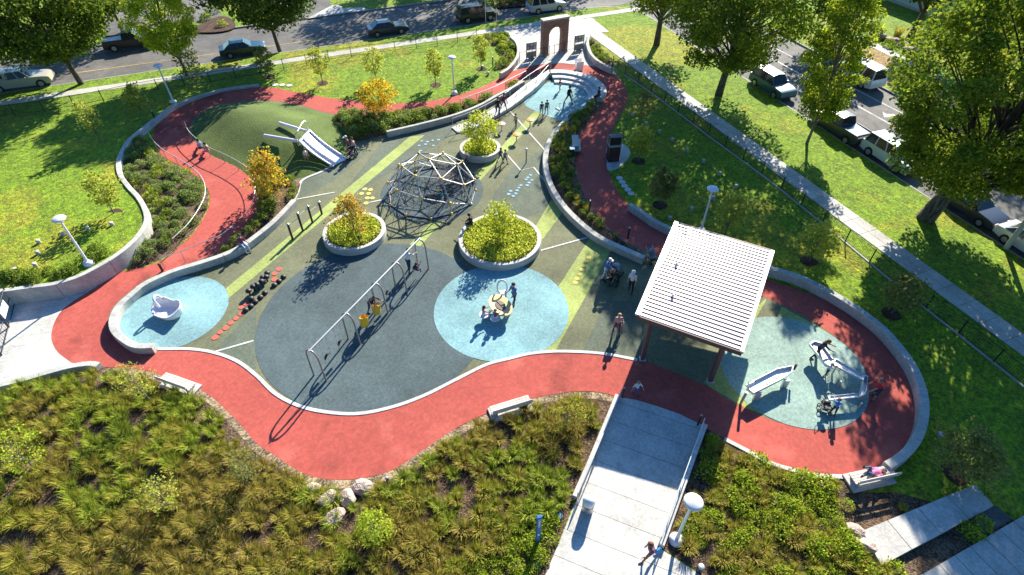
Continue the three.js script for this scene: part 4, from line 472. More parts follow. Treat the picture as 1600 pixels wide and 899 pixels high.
[[-23.14,-54.75], [-22.45,-54.75], [-21.72,-54.61]].forEach((p, i) => { const o = mesh(numbered('stepping_stone'), slabGeo(circlePts(p[0], p[1], .28, 12), -.01, .05), M.white, scene); o.userData = { label: 'flat white stone at the path edge of the northern lawn, ' + ['left', 'middle', 'right'][i] + ' of three', category: 'stepping stone', group: 'stones on the northern lawn' }; });
// ---------- slide ----------
{ const t = thing('wide_slide', 'wide steel double slide running down the grassy hill', 'slide');
  const TL = [-16.79,-41.04], TR = [-16.44,-42.87], BL = [-14.18,-39.74], BR = [-13.32,-40.98], n = 14, ht = s => .16 + 1.44 * Math.pow(1 - s, 1.25) * (1 - .15 * Math.sin(s * Math.PI));
  const at = (u, s) => { const a = lerpLine(TL, TR, u), b = lerpLine(BL, BR, u); return [a[0] + (b[0] - a[0]) * s, ht(s), a[1] + (b[1] - a[1]) * s]; };
  const surf = (u0, u1, dy) => { const pos = [], idx = [], uv = []; for (let i = 0; i <= n; i++) for (const u of [u0, u1]) { const p = at(u, i / n); pos.push(p[0], p[1] + dy, p[2]); uv.push(u, i / n); } for (let i = 0; i < n; i++) { const a = i * 2; idx.push(a, a + 2, a + 1, a + 1, a + 2, a + 3); } const g = new THREE.BufferGeometry(); g.setAttribute('position', new THREE.Float32BufferAttribute(pos, 3)); g.setAttribute('uv', new THREE.Float32BufferAttribute(uv, 2)); g.setIndex(idx); g.computeVertexNormals(); return g; };
  M.slide = mat(.70, .71, .78, { metalness: .35, roughness: .38 });
  mesh('chute', surf(.05, .30, 0), M.slide, t); mesh('chute', surf(.36, .95, 0), M.slide, t);
  for (const u of [.02, .33, .98]) { const pts = []; for (let i = 0; i <= n; i++) { const p = at(u, i / n); pts.push([p[0], p[1] + .08, p[2]]); } mesh('side_rail', tube(pts, .075, 8), M.slide, t); }
  const pl = [at(0, 0), at(1, 0)]; mesh('top_plate', bar([pl[0][0], 1.57, pl[0][2]], [pl[1][0], 1.57, pl[1][2]], .12, 8), M.slide, t);
  const A = at(-.06, -.03), B = at(1.04, -.03); mesh('hoop', tube([[A[0], 1.3, A[2]], [A[0], 2.3, A[2]], [A[0] + .12, 2.42, A[2] - .1], [B[0] - .12, 2.42, B[2] + .1], [B[0], 2.3, B[2]], [B[0], 1.3, B[2]]], .045, 6), M.galv, t);
  for (const [a, b] of [[[-20.14,-42.72], [-16.84,-41.04]], [[-19.3,-44.31], [-16.52,-42.56]]]) mesh('hand_tube', bar([a[0], hillY(a[0], a[1]) + .25, a[1]], [b[0], 1.68, b[1]], .13, 14), M.plasticWhite, t); }
// ---------- climbing dome ----------
{ const c = [-5.95, -36.45], t = thing('climbing_dome', 'grey steel net climbing dome with yellow joints', 'climbing dome', [c[0], .024, c[1]], .35), r = 3.35, hh = 2.7;
  const ico = new THREE.IcosahedronGeometry(1, 1), pts = [], key = {}, ids = [], P = ico.attributes.position; ico.rotateX(.0);
  for (let i = 0; i < P.count; i++) { const k = [P.getX(i), P.getY(i), P.getZ(i)].map(v => v.toFixed(3)).join(); if (key[k] === undefined) { key[k] = pts.length; pts.push(V(P.getX(i), P.getY(i), P.getZ(i))); } ids.push(key[k]); }
  const q = new THREE.Quaternion().setFromUnitVectors(pts[0].clone().normalize(), V(0, 1, 0)); pts.forEach(p => p.applyQuaternion(q));
  const ok = i => pts[i].y > -.35, W = i => { const p = pts[i]; return p.y < .12 ? [p.x * r, .04, p.z * r] : [p.x * r, .1 + p.y * hh, p.z * r]; }; const edges = new Set();
  for (let i = 0; i < ids.length; i += 3) for (const [a, b] of [[0, 1], [1, 2], [2, 0]]) { const x = Math.min(ids[i + a], ids[i + b]), y = Math.max(ids[i + a], ids[i + b]); if (ok(x) && ok(y)) edges.add(x + ',' + y); }
  for (const e of edges) { const [a, b] = e.split(',').map(Number), A = W(a), B = W(b); if (A[1] < .05 && B[1] < .05) { mesh('ground_tube', bar(A, B, .05, 6), M.slatePipe ??= mat(.10, .13, .17, { roughness: .5 }), t); continue; } mesh('tube', bar(A, B, .042, 6), M.galv, t); }
  pts.forEach((p, i) => { if (!ok(i)) return; const w = W(i), j = mesh('joint', new THREE.SphereGeometry(.125, 10, 8), M.yellow, t); j.position.set(...w); });
  const rope = mat(.055, .055, .065, { roughness: .9 }), net = [], R_ = rngOf(5); // rope net hung inside the dome
  const N = 11, ring = (k, i) => { const a = i / 22 * 6.283 + k * .12, f = k / 5; return [Math.cos(a) * r * .86 * (1 - f * .82), .55 + 1.25 * f + .12 * Math.sin(i * 2.1 + k), Math.sin(a) * r * .86 * (1 - f * .82)]; };
  for (let k = 0; k < 5; k++) for (let i = 0; i < 22; i++) { net.push(bar(ring(k, i), ring(k, i + 1), .014, 4)); if (k < 4) { net.push(bar(ring(k, i), ring(k + 1, i), .014, 4)); net.push(bar(ring(k, i), ring(k + 1, i + 1), .012, 4)); } }
  for (const e of [...edges].slice(0, 60)) { const [a] = e.split(',').map(Number), A = W(a), i = Math.floor(R_() * 22); net.push(bar(A, ring(Math.floor(R_() * 3), Math.round(Math.atan2(A[2], A[0]) / 6.283 * 22 + 22) + (i % 3)), .012, 4)); }
  const nm = mesh('rope_net', join(net), rope, t); nm.userData.kind = 'stuff';
  mesh('membrane', (() => { const g = new THREE.CircleGeometry(.95, 6); g.rotateX(-Math.PI / 2 + .15); g.translate(1.0, .9, -.3); return g; })(), M.blackRubber, t); }
// ---------- swing set ----------
const swingA = [-10.25, -19.1], swingZ = [-5.74, -28.04], swL = Math.hypot(swingZ[0] - swingA[0], swingZ[1] - swingA[1]), swTurn = Math.atan2(-(swingZ[1] - swingA[1]), swingZ[0] - swingA[0]);
const swAt = (s, o = 0, y = 0) => { const dx = (swingZ[0] - swingA[0]) / swL, dz = (swingZ[1] - swingA[1]) / swL; return [swingA[0] + dx * s - dz * o, y, swingA[1] + dz * s + dx * o]; };
{ const t = thing('swing_set', 'long grey five arched swing set on the dark circle', 'swing set'); const H = 2.32, bays = [0, .29, .555, .755, 1];
  mesh('top_beam', bar(swAt(-.1, 0, H), swAt(swL + .1, 0, H), .055, 10), M.galv, t);
  for (const b of bays) { const s = b * swL, pts = [[-.42, .02], [-.40, 1.2], [-.36, 1.95], [-.22, 2.22], [0, H], [.22, 2.22], [.36, 1.95], [.40, 1.2], [.42, .02]].map(([o, y]) => swAt(s + (b === 0 ? .0 : 0), o, y)); mesh('arch', tube(pts, .05, 7), M.pipe, t); }
  for (const s of [.06, .2, .35, .48, .6, .7, .8, .93]) for (const d of [-.25, .25]) mesh('hanger', box(.05, .1, .05, ...swAt(s * swL + d, 0, H - .08)), M.galv, t); }
function swing(label, s, kind, push = 0) { const t = thing('swing', label, 'swing', [0, 0, 0], 0, 'swings hanging from the swing set'), y = .55 + Math.abs(push) * .12, o = push;
  for (const d of [-.25, .25]) mesh('chain', bar(swAt(s * swL + d, 0, 2.26), swAt(s * swL + d * .95, o, y), .014, 4), M.galv, t);
  const c = swAt(s * swL, o, y);
  if (kind === 'belt') { const g = new THREE.CylinderGeometry(.26, .26, .16, 12, 1, true, -1.2, 2.4); g.rotateX(Math.PI / 2); g.rotateZ(Math.PI); g.rotateY(swTurn); g.translate(c[0], c[1] + .2, c[2]); mesh('belt_seat', g, new THREE.MeshStandardMaterial({ color: 0x111214, roughness: .6, side: THREE.DoubleSide }), t); }
  else { const g = lathe([[.02, 0], [.2, .02], [.27, .12], [.3, .5], [.27, .52], [.23, .14], [.16, .06], [.02, .05]], 20); g.scale(1, 1.25, .8); g.rotateY(swTurn); g.rotateX(-.35); g.translate(c[0], c[1] - .12, c[2]); mesh('bucket_seat', g, M.yellow, t); }
  return t; }
swing('empty belt swing nearest the white kerb', .09, 'belt'); swing('empty belt swing beside the second arch', .2, 'belt'); swing('yellow bucket swing nearest the kerb end', .38, 'bucket', .15); swing('yellow bucket swing under the leaning adult', .49, 'bucket', .2); swing('belt swing beside the fourth arch', .64, 'belt'); swing('belt swing with the child, at the planter end', .9, 'belt', .2);
// ---------- spinner ----------
{ const p = [-20.25,-23.79], t = thing('bowl_spinner', 'white sculpted bowl spinner on the small blue circle', 'spinner', [p[0], .03, p[1]], -.35), seg = 48, pos = [], idx = [];
  const edge = a => .46 + .34 * Math.pow(Math.max(0, Math.cos(a - .55)), 2) + .30 * Math.pow(Math.max(0, Math.cos(a - 2.6)), 6) - .12 * Math.pow(Math.max(0, Math.cos(a + 1.75)), 2);
  const prof = (a) => { const h = edge(a), r = .82 + .16 * Math.cos(a * 2); return [[.05, .05], [r * .5, .06], [r * .85, .16], [r, h], [r - .02, h + .05], [r - .11, h + .04], [r * .8, .3], [r * .45, .22], [.02, .21]]; };
  for (let i = 0; i <= seg; i++) { const a = i / seg * 6.2832; for (const [r, y] of prof(a)) pos.push(Math.cos(a) * r, y, -Math.sin(a) * r); } const K = 9; for (let i = 0; i < seg; i++) for (let k = 0; k < K - 1; k++) { const a = i * K + k, b = a + K; idx.push(a, b, a + 1, b, b + 1, a + 1); }
  const g = new THREE.BufferGeometry(); g.setAttribute('position', new THREE.Float32BufferAttribute(pos, 3)); g.setIndex(idx); g.computeVertexNormals(); mesh('bowl', g, M.plasticWhite, t);
  mesh('hand_loop', tube([[-.62, .62, -.42], [-.78, 1.0, -.34], [-.72, 1.12, -.1], [-.6, 1.02, .08], [-.5, .5, .05]], .075, 8), M.plasticWhite, t); mesh('drain', lathe([[.05, .225], [.05, .235], [0, .235]], 12), M.galv, t); mesh('pivot', lathe([[.3, -.03], [.3, .06], [0, .06]], 20), M.galv, t); }
// ---------- black pods ----------
const pod = (p, h, l) => { const t = thing('stepping_pod', 'black rubber stepping pod ' + l, 'stepping pod', [p[0], .012, p[1]], 0, 'black stepping pods'); mesh('dome', (() => { const g = lathe([[0, .2], [.09, .185], [.17, .12], [.19, .03], [.17, 0], [0, 0]].map(([a, b]) => [a, b + h]).reverse(), 16); return g; })(), M.blackRubber, t); if (h > .05) mesh('post', bar([0, 0, 0], [0, h + .02, 0], .05, 8), M.black, t); return t; };
[[-15.88,-24.11],[-15.68,-24.43],[-15.53,-24.81],[-15.34,-25.19],[-15.19,-25.58]].forEach((p, i) => pod(p, 0, 'on the ground, ' + ['first', 'second', 'third', 'fourth', 'fifth'][i] + ' from the kerb beside the dark circle'));
[[-14.8,-26.27],[-14.62,-26.62],[-14.46,-27.03]].forEach((p, i) => pod(p, 0, 'on the ground, ' + ['nearest', 'middle', 'farthest'][i] + ' of the trio beside the tree shadow')); pod([-15.84,-25.03], .05, 'alone between the two rows of red dots');
[[-16.04,-25.42],[-15.89,-25.81],[-15.71,-25.98],[-15.52,-26.27],[-15.55,-26.62],[-15.36,-26.68],[-15.39,-27.03]].forEach((p, i) => pod(p, .32, 'raised on a post, ' + ['first', 'second', 'third', 'fourth', 'fifth', 'sixth', 'seventh'][i] + ' from the blue circle end'));
// ---------- row of posts ----------
{ const t = thing('pull_up_bars', 'row of four black posts joined by thin steel bars on the lime stripe', 'exercise bars'), b = [[-14.94,-30.88], [-14.48,-31.79], [-14.05,-32.74], [-13.61,-33.71]], hs = [1.28, 1.5, 1.4, 1.05];
  b.forEach((p, i) => { mesh('post', bar([p[0], 0, p[1]], [p[0], hs[i], p[1]], .075, 10), M.black, t); const c = mesh('post_cap', lathe([[.09, 0], [.09, .05], [0, .06]], 12), M.steel, t); c.position.set(p[0], hs[i], p[1]); if (i < 3) { const q = b[i + 1]; const y = Math.min(hs[i], hs[i + 1]) - .12; mesh('bar', bar([p[0], y, p[1]], [q[0], y, q[1]], .02, 6), M.galv, t); } }); }
// ---------- small play things ----------
function mushroom(label, p, m, h = .55) { const t = thing('mushroom_seat', label, 'play seat', [p[0], .02, p[1]], 0, 'round play seats'); mesh('stem', bar([0, 0, 0], [0, h, 0], .05, 8), M.galv, t); mesh('disc', lathe([[0, h - .04], [.26, h], [.33, h + .06], [.3, h + .11], [0, h + .13]], 22), m, t); }
mushroom('yellow round seat on the lime stripe nearest the stage', [1.57,-46.48], M.orange); mushroom('yellow round seat on the lime stripe nearest the small planter', [0.38,-43.96], M.orange); mushroom('pink tan round seat beside the ramp', [-0.89,-45.8], mat(.62, .40, .30, { roughness: .5 }));
{ const p = [1.13,-40.54], t = thing('ball_post', 'thin black post with a white ball on top near the zigzag line', 'post', [p[0], .02, p[1]]); mesh('pole', bar([0, 0, 0], [0, 1.15, 0], .04, 8), M.black, t); const s = mesh('ball', new THREE.SphereGeometry(.13, 16, 12), M.plasticWhite, t); s.position.y = 1.2; }
{ const p = [-0.68,-23.95], t = thing('seesaw_table', 'tan oval spinning table the children sit at', 'play table', [p[0], .03, p[1]], .5); const g = lathe([[0, .5], [.55, .52], [.74, .6], [.72, .66], [.55, .6], [0, .58]], 32); g.scale(.85, 1, 1.3); mesh('table_top', g, M.tan, t); const k = lathe([[0, .61], [.33, .615], [.33, .625], [0, .63]], 24); k.scale(.85, 1, 1.3); mesh('dark_panel', k, mat(.20, .16, .12), t); mesh('pedestal', lathe([[.3, 0], [.12, .06], [.1, .52]], 16), M.galv, t); mesh('centre_bar', bar([-.05, .63, -.4], [.05, .63, .4], .025, 6), M.black, t); }
{ const p = [-0.59,-25.25], t = thing('spring_rider', 'small white oval backed spring rider behind the tan table', 'spring rider', [p[0], .03, p[1]], .2); mesh('back_ring', (() => { const g = new THREE.TorusGeometry(.3, .045, 8, 24); g.scale(1, 1.45, 1); g.rotateX(-.35); g.translate(0, .85, 0); return g; })(), M.plasticWhite, t); mesh('seat', box(.5, .08, .36, 0, .48, .1, .03), M.plasticWhite, t); for (const x of [-.2, .2]) mesh('leg', bar([x, 0, .1], [x, .46, .1], .04, 8), M.bluePost, t); mesh('grip', bar([-.38, .62, .05], [-.2, .62, .05], .025, 6), M.black, t); }
// ---------- water tables ----------
M.sheet = mat(.66, .67, .69, { metalness: .55, roughness: .42 });
function trough(t, px, h, depth, wallT = .03) { // px: outline in metres
  const ins = px.map(p => { let cx = 0, cz = 0; px.forEach(q => { cx += q[0] / px.length; cz += q[1] / px.length; }); const d = Math.hypot(p[0] - cx, p[1] - cz); return [cx + (p[0] - cx) * (1 - .07 / d), cz + (p[1] - cz) * (1 - .07 / d)]; });
  mesh('rim', slabGeo(px, h - depth, h, [ins.slice().reverse()]), M.sheet, t); mesh('basin', slabGeo(ins, h - depth, h - depth + .03), M.sheet, t); }
{ const t = thing('water_table', 'long six sided steel water trough with a lever pump beside the pavilion', 'water table'); const h = .8, o = [[12.01,-17.9],[12.39,-18.31],[14,-19.18],[14.87,-19.35],[14.7,-18.97],[14.12,-18.55],[12.24,-17.58]]; trough(t, o, h, .2);
  for (const p of [[12.57,-17.68], [14.29,-18.49]]) mesh('leg', box(.3, .66, .12, p[0], .33, p[1]), M.galv, t); for (const [p, q] of [[[13.14,-18.39], [13.36,-18.14]], [[13.79,-18.76], [13.94,-18.51]]]) mesh('divider', tube([[p[0], .68, p[1]], [(p[0] + q[0]) / 2 + .06, .72, (p[1] + q[1]) / 2], [q[0], .68, q[1]]], .03, 5), M.black, t);
  const v = [12.1,-17.87]; mesh('valve', bar([v[0] - .15, .86, v[1] - .1], [v[0] + .3, .9, v[1] - .3], .06, 8), M.galv, t); mesh('pump', bar([v[0] - .35, 0, v[1] + .4], [v[0] - .3, 1.0, v[1] + .4], .07, 10), M.galv, t); mesh('pump_handle', bar([v[0] - .3, .95, v[1] + .4], [v[0] - .1, 1.15, v[1] - .1], .03, 6), M.galv, t); const w = [14.92,-19.23]; mesh('spout', bar([w[0], .6, w[1]], [w[0], 1.05, w[1]], .06, 8), M.black, t); }
{ const t = thing('water_channel', 'steel water table with two narrow channels and a square sink', 'water table');
  trough(t, [[16.24,-20.82],[16.57,-21.05],[16.93,-20.91],[17.13,-19.66],[16.76,-19.31],[16.57,-19.35]], .85, .16); trough(t, [[17.17,-19.74],[17.32,-19.87],[18.39,-18.71],[18.2,-18.43],[17.05,-19.43]], .75, .12); trough(t, [[18.43,-18.84],[18.58,-18.71],[17.93,-17.54],[17.64,-17.46]], .7, .3); trough(t, [[16.08,-17.53],[17.76,-17.73],[17.72,-17.49],[16.02,-17.3]], .6, .1);
  for (const p of [[17.13,-18.49], [16.8,-20.48], [17.62,-17.13], [17.21,-19.38], [18.04,-17.72]]) mesh('leg', bar([p[0], 0, p[1]], [p[0], .56, p[1]], .045, 8), M.galv, t); }
// ---------- pavilion ----------
{ const t = thing('pavilion', 'open picnic pavilion with a white ribbed metal roof', 'pavilion'); const FL = [6.34, 3.8, -20.2], BL = [9.85, 3.8, -27.8], FR = [11.05, 3.5, -18.1], BR = [14.95, 3.5, -25.55];
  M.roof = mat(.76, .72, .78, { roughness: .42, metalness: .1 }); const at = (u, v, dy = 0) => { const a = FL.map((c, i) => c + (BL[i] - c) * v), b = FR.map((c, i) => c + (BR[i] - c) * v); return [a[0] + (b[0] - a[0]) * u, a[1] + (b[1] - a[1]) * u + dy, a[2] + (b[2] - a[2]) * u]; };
  const quad = (p) => { const g = new THREE.BufferGeometry(); g.setAttribute('position', new THREE.Float32BufferAttribute([...p[0], ...p[1], ...p[2], ...p[3]], 3)); g.setIndex([0, 1, 2, 0, 2, 3]); g.computeVertexNormals(); return g; };
  const prism = (u0, u1, v0, v1, y0, y1) => { const a = [at(u0, v0, y0), at(u1, v0, y0), at(u1, v1, y0), at(u0, v1, y0)], b = [at(u0, v0, y1), at(u1, v0, y1), at(u1, v1, y1), at(u0, v1, y1)]; return mergeGeometries([quad([b[0], b[1], b[2], b[3]]), quad([a[3], a[2], a[1], a[0]]), quad([a[0], a[1], b[1], b[0]]), quad([a[1], a[2], b[2], b[1]]), quad([a[2], a[3], b[3], b[2]]), quad([a[3], a[0], b[0], b[3]])]); };
  const deck = mesh('roof_deck', prism(0, 1, 0, 1, -.17, -.13), M.roofShade ??= mat(.09, .07, .10, { roughness: .5 }), t); const N = 29;  // plum deck colour paints in the shade of the gaps between ribs
  for (let i = 0; i < N; i++) { const v0 = (i + .12) / N, v1 = (i + .56) / N; { const rib = mesh('rib_shade_web', prism(.012, .988, v0, v1, -.128, -.022), M.roofShade, deck); mesh('rib_cap', prism(.01, .99, v0 - .06 / N, v1 + .06 / N, -.02, 0), M.roof, t); }; }  // rib sides coloured dark as painted shade, white plates added on top
  mesh('ridge_cap', prism(-.025, .022, -.004, 1.004, -.1, .03), M.roof, t); mesh('gutter', prism(.985, 1.02, -.004, 1.004, -.2, -.02), M.roof, t);
  M.fascia = mat(.10, .055, .06, { roughness: .6 }); mesh('fascia', prism(-.01, 1.01, -.012, .001, -.3, -.03), M.fascia, t); mesh('fascia', prism(-.01, 1.01, .999, 1.012, -.3, -.03), M.fascia, t);
  for (const v of [.07, .5, .93]) mesh('beam', prism(.02, .98, v - .012, v + .012, -.42, -.14), M.fascia, t);
  for (const u of [.18, .84]) mesh('purlin', prism(u - .02, u + .02, .02, .98, -.3, -.145), M.fascia, t);
  for (const u of [.13, .84]) for (const v of [.06, .5, .94]) { const p = at(u, v, -.4); const post = mesh('post', box(.22, p[1], .22, p[0], p[1] / 2, p[2], .02), M.fascia, t); mesh('post_foot', box(.34, .12, .34, p[0], .06, p[2], .02), M.galv, post); }
  for (const [u, v] of [[.16, .54], [.24, .24]]) { const p = at(u, v, .03); mesh('roof_vent', bar(p, [p[0] + .05, p[1] + .16, p[2]], .07, 10), M.purple, t); } }
// ---------- benches, kiosk, arch ----------
function bench(label, p, turn, L, y = 0, back = true) { const t = thing('park_bench', label, 'bench', [p[0], y, p[1]], turn, 'pale slab benches');
  mesh('footing', box(L + .1, .12, .9, 0, .06, 0, .02), M.conc, t); for (let k = 0; k < 4; k++) mesh('seat_plank', box(L, .06, .125, 0, .46, -.2 + k * .135, .012), M.wood, t); for (const x of [-L / 2 + .25, L / 2 - .25]) { const l = mesh('leg', box(.1, .4, .5, x, .26, 0, .02), M.galv, t); } if (back) { for (let k = 0; k < 2; k++) mesh('back_plank', (() => { const g = box(L, .15, .05, 0, 0, 0, .012); g.rotateX(-.2); g.translate(0, .66 + k * .17, .31 + k * .04); return g; })(), M.wood, t); for (const x of [-L / 2 + .25, L / 2 - .25]) mesh('back_post', bar([x, .4, .24], [x, .9, .36], .035, 6), M.pipe, t); } return t; }
{ const a = [-18.77,-19.16], b = [-16.36,-18.25], m = lerpLine(a, b, .5); bench('pale slab bench at the meadow edge of the western path', lerpLine([-18.52,-18.91], [-16.43,-18.17], .5), -Math.atan2(b[1] - a[1], b[0] - a[0]), 2.0);
  const c = [-1.2,-16.94], d = [0.93,-17.72]; bench('pale slab bench in front of the meadow, middle of the red path', lerpLine([-1.07,-16.75], [0.92,-17.41], .5), -Math.atan2(d[1] - c[1], d[0] - c[0]), 2.1);
  const e = [15.34,-13.34], f = [17.78,-13.86]; bench('pale slab bench with the lying person at the bottom of the eastern oval', lerpLine([15.27,-13.02], [17.68,-13.53], .5), -Math.atan2(f[1] - e[1], f[0] - e[0]), 2.1);
  const g = [5.26,-44.27], h = [5.13,-41.21]; bench('white bench beside the shaded red path opposite the brick kiosk', lerpLine(g, h, .5), -Math.atan2(h[1] - g[1], h[0] - g[0]), 1.8, .3, false); }
{ const p = [4.81,-41.21], t = thing('litter_bin', 'small dark litter bin at the end of the white bench', 'bin', [p[0], .3, p[1]]); mesh('body', box(.36, .6, .36, 0, .3, 0, .04), M.darkGreen, t); mesh('lid', box(.4, .06, .4, 0, .63, 0, .02), M.galv, t); }
struct('kiosk_pad', slabGeo(smooth([[7.95,-43.22],[7.64,-41.02],[7.6,-39.41],[8.18,-39.6],[8.95,-40.44],[9.6,-41.7],[9.65,-42.81],[9.13,-43.64],[8.35,-43.85]], true, .3), -.02, .04), M.conc2);
{ const p = [8.1,-41.02], t = thing('brick_kiosk', 'dark brick kiosk column with a black hooded top beside the path', 'kiosk', [p[0], .04, p[1]], .12); mesh('body', box(.9, 1.35, .75, 0, .675, 0), M.darkBrick, t); mesh('coping', box(1.02, .09, .86, 0, 1.395, 0, .02), M.wall, t); mesh('sign_box', box(.86, .6, .5, 0, 1.75, 0, .02), M.black, t); for (const x of [-.5, .5]) for (const z of [-.3, .3]) mesh('corner_post', bar([x, 1.42, z], [x, 2.12, z], .03, 6), M.galv, t); mesh('hood', box(1.06, .06, .7, 0, 2.12, 0, .02), M.black, t); }
{ const a = [3.35, -62.05], b = [5.6, -63.08], m = lerpLine(a, b, .5), t = thing('brick_arch', 'free standing brick archway with a white stone cap', 'arch', [m[0], .03, m[1]], -Math.atan2(b[1] - a[1], b[0] - a[0]));
  const s = new THREE.Shape(); s.moveTo(-1.5, 0); s.lineTo(-.78, 0); s.lineTo(-.78, 2.0); s.absarc(0, 2.0, .78, Math.PI, 0, true); s.lineTo(.78, 0); s.lineTo(1.5, 0); s.lineTo(1.5, 3.5); s.lineTo(-1.5, 3.5); s.closePath(); const g = new THREE.ExtrudeGeometry(s, { depth: .6, bevelEnabled: false, curveSegments: 24 }); g.translate(0, 0, -.3); mesh('masonry', g, M.brick, t);
  mesh('cap', box(3.14, .16, .74, 0, 3.582, 0, .03), M.white, t); for (const x of [-1.14, 1.14]) mesh('plinth', box(.8, .14, .68, x, .07, 0, .02), M.wall, t);
  const arc = new THREE.Shape(); arc.absarc(0, 2, 1.0, 0, Math.PI, false); arc.absarc(0, 2, .79, Math.PI, 0, true); const ag = new THREE.ExtrudeGeometry(arc, { depth: .64, bevelEnabled: false, curveSegments: 24 }); ag.translate(0, 0, -.32); mesh('arch_ring', ag, M.brick, t); }
function board(label, p, turn) { const t = thing('notice_board', label, 'notice board', [p[0], .03, p[1]], turn, 'notice boards beside the arch'); mesh('panel', box(1.1, .62, .1, 0, .38, 0, .02), mat(.30, .29, .28), t); mesh('frame', box(1.2, .72, .08, 0, 1.24, 0, .02), M.black, t); for (let i = 0; i < 3; i++) for (let j = 0; j < 2; j++) mesh('poster', box(.3, .28, .012, -.37 + i * .37, 1.08 + j * .33, .047), (i + j) % 3 === 1 ? mat(.35, .33, .36) : M.white, t); for (const x of [-.56, .56]) mesh('post', bar([x, 0, 0], [x, 1.62, 0], .04, 8), M.black, t); mesh('foot', box(.5, .06, .4, 0, .03, 0), M.conc, t); }
board('framed notice board with pale posters left of the brick arch', [2.03,-61.21], .42); board('framed notice board with pale posters right of the brick arch', [7.21,-63.26], .42);
{ const p = [6.79,-58.16], t = thing('sandwich_board', 'white folding sign board standing on the red path below the plaza', 'sign', [p[0], .02, p[1]], .2); for (const s of [-1, 1]) mesh('panel', (() => { const g = box(.72, 1.05, .03, 0, .52, 0, .01); g.rotateX(s * .2); g.translate(0, 0, s * .22); return g; })(), M.plasticWhite, t); mesh('hinge', bar([-.36, 1.03, 0], [.36, 1.03, 0], .02, 6), M.galv, t); }
{ const t = thing('plaza_gate', 'thin black railing and gate across the plaza at the arch', 'railing'), a = [[0.8,-60.06], [3.39,-61.38], [4.51,-62.05], [5.65,-62.74], [8.12,-64.14]]; const pts = []; for (let i = 0; i < a.length - 1; i++) for (let k = 0; k < 8; k++) pts.push(lerpLine(a[i], a[i + 1], k / 8)); pts.push(a[4]);
  for (const y of [.2, 1.05]) mesh('rail', tube(pts.filter((_, i) => i % 4 === 0).map(p => [p[0], y, p[1]]), .02, 4), M.black, t); pts.forEach((p, i) => { if (i % 4 === 0) mesh('post', bar([p[0], 0, p[1]], [p[0], 1.15, p[1]], .03, 5), M.black, t); else mesh('baluster', bar([p[0], .2, p[1]], [p[0], 1.05, p[1]], .008, 4), M.black, t); }); }
// ---------- fences ----------
function fence(label, line, sp, h, y = () => 0) { const t = thing('park_fence', label, 'fence'), p = smooth(line, false, sp); const thin = []; for (let i = 0; i < p.length; i++) { const Y = y(...p[i]); mesh('post', box(.06, h + .08, .06, p[i][0], Y + h / 2, p[i][1]), M.black, t); if (i < p.length - 1) { const q = p[i + 1], Y2 = y(...q); for (const k of [.12, h - .05]) mesh('rail', bar([p[i][0], Y + k, p[i][1]], [q[0], Y2 + k, q[1]], .018, 4), M.black, t); for (let k = 1; k < 18; k++) { const c = lerpLine(p[i], q, k / 18), yy = Y + (Y2 - Y) * k / 18; thin.push(bar([c[0], yy + .12, c[1]], [c[0], yy + h - .05, c[1]], .007, 3)); } } }
  const b = mesh('balusters', join(thin), M.black, t); b.userData.kind = 'stuff'; return t; }
fence('black metal fence along the east sidewalk', [[10.36,-59.1],[11.29,-57.24],[12.99,-53.91],[15.27,-48.59],[17.43,-43.53],[19.76,-38.24],[22.73,-30.13],[23.93,-26.68],[25.65,-22.18],[27.02,-18.58],[27.98,-16.08]], 2.2, 1.05);
ribbon('mow_strip', smooth([[11.27,-57.09],[12.97,-53.77],[15.25,-48.47],[17.4,-43.43],[19.73,-38.15],[22.7,-30.07],[23.9,-26.62],[25.62,-22.13],[27,-18.53],[27.95,-16.04]], false, 2), .16, -.02, .03, M.kerb);
fence('black metal fence along the north sidewalk', [[-48.68,-46.48],[-45.01,-47.75],[-41.93,-48.83],[-38.49,-50.58],[-34.76,-53.08],[-30.12,-55.03],[-24.09,-58.01],[-19.47,-60.55],[-13.78,-62.74],[-7.09,-65.22],[-3.96,-66.71]], 2.4, 1.05, (x, z) => lawnY(x, z) * (x < -22 ? 1 : 0));
{ const t = thing('entrance_gate', 'black metal gate at the western entrance with a white sign panel', 'gate'), a = [-30.02,-24.75], b = [-28.25,-20.67]; for (const [s, e] of [[0, .48], [.5, 1]]) { const p = lerpLine(a, b, s), q = lerpLine(a, b, e); for (const y of [.1, .6, 1.2]) mesh('rail', bar([p[0], y, p[1]], [q[0], y, q[1]], .025, 5), M.black, t); for (const r of [p, q]) mesh('post', bar([r[0], 0, r[1]], [r[0], 1.3, r[1]], .04, 6), M.black, t); for (let k = 1; k < 9; k++) { const c = lerpLine(p, q, k / 9); mesh('baluster', bar([c[0], .1, c[1]], [c[0], 1.2, c[1]], .01, 4), M.black, t); } }
  const c = lerpLine(a, b, .33); mesh('sign_panel', (() => { const g = box(1.1, .55, .03, 0, 0, 0); g.rotateY(-Math.atan2(b[1] - a[1], b[0] - a[0])); g.translate(c[0] + .06, .85, c[1]); return g; })(), M.plasticWhite, t); }
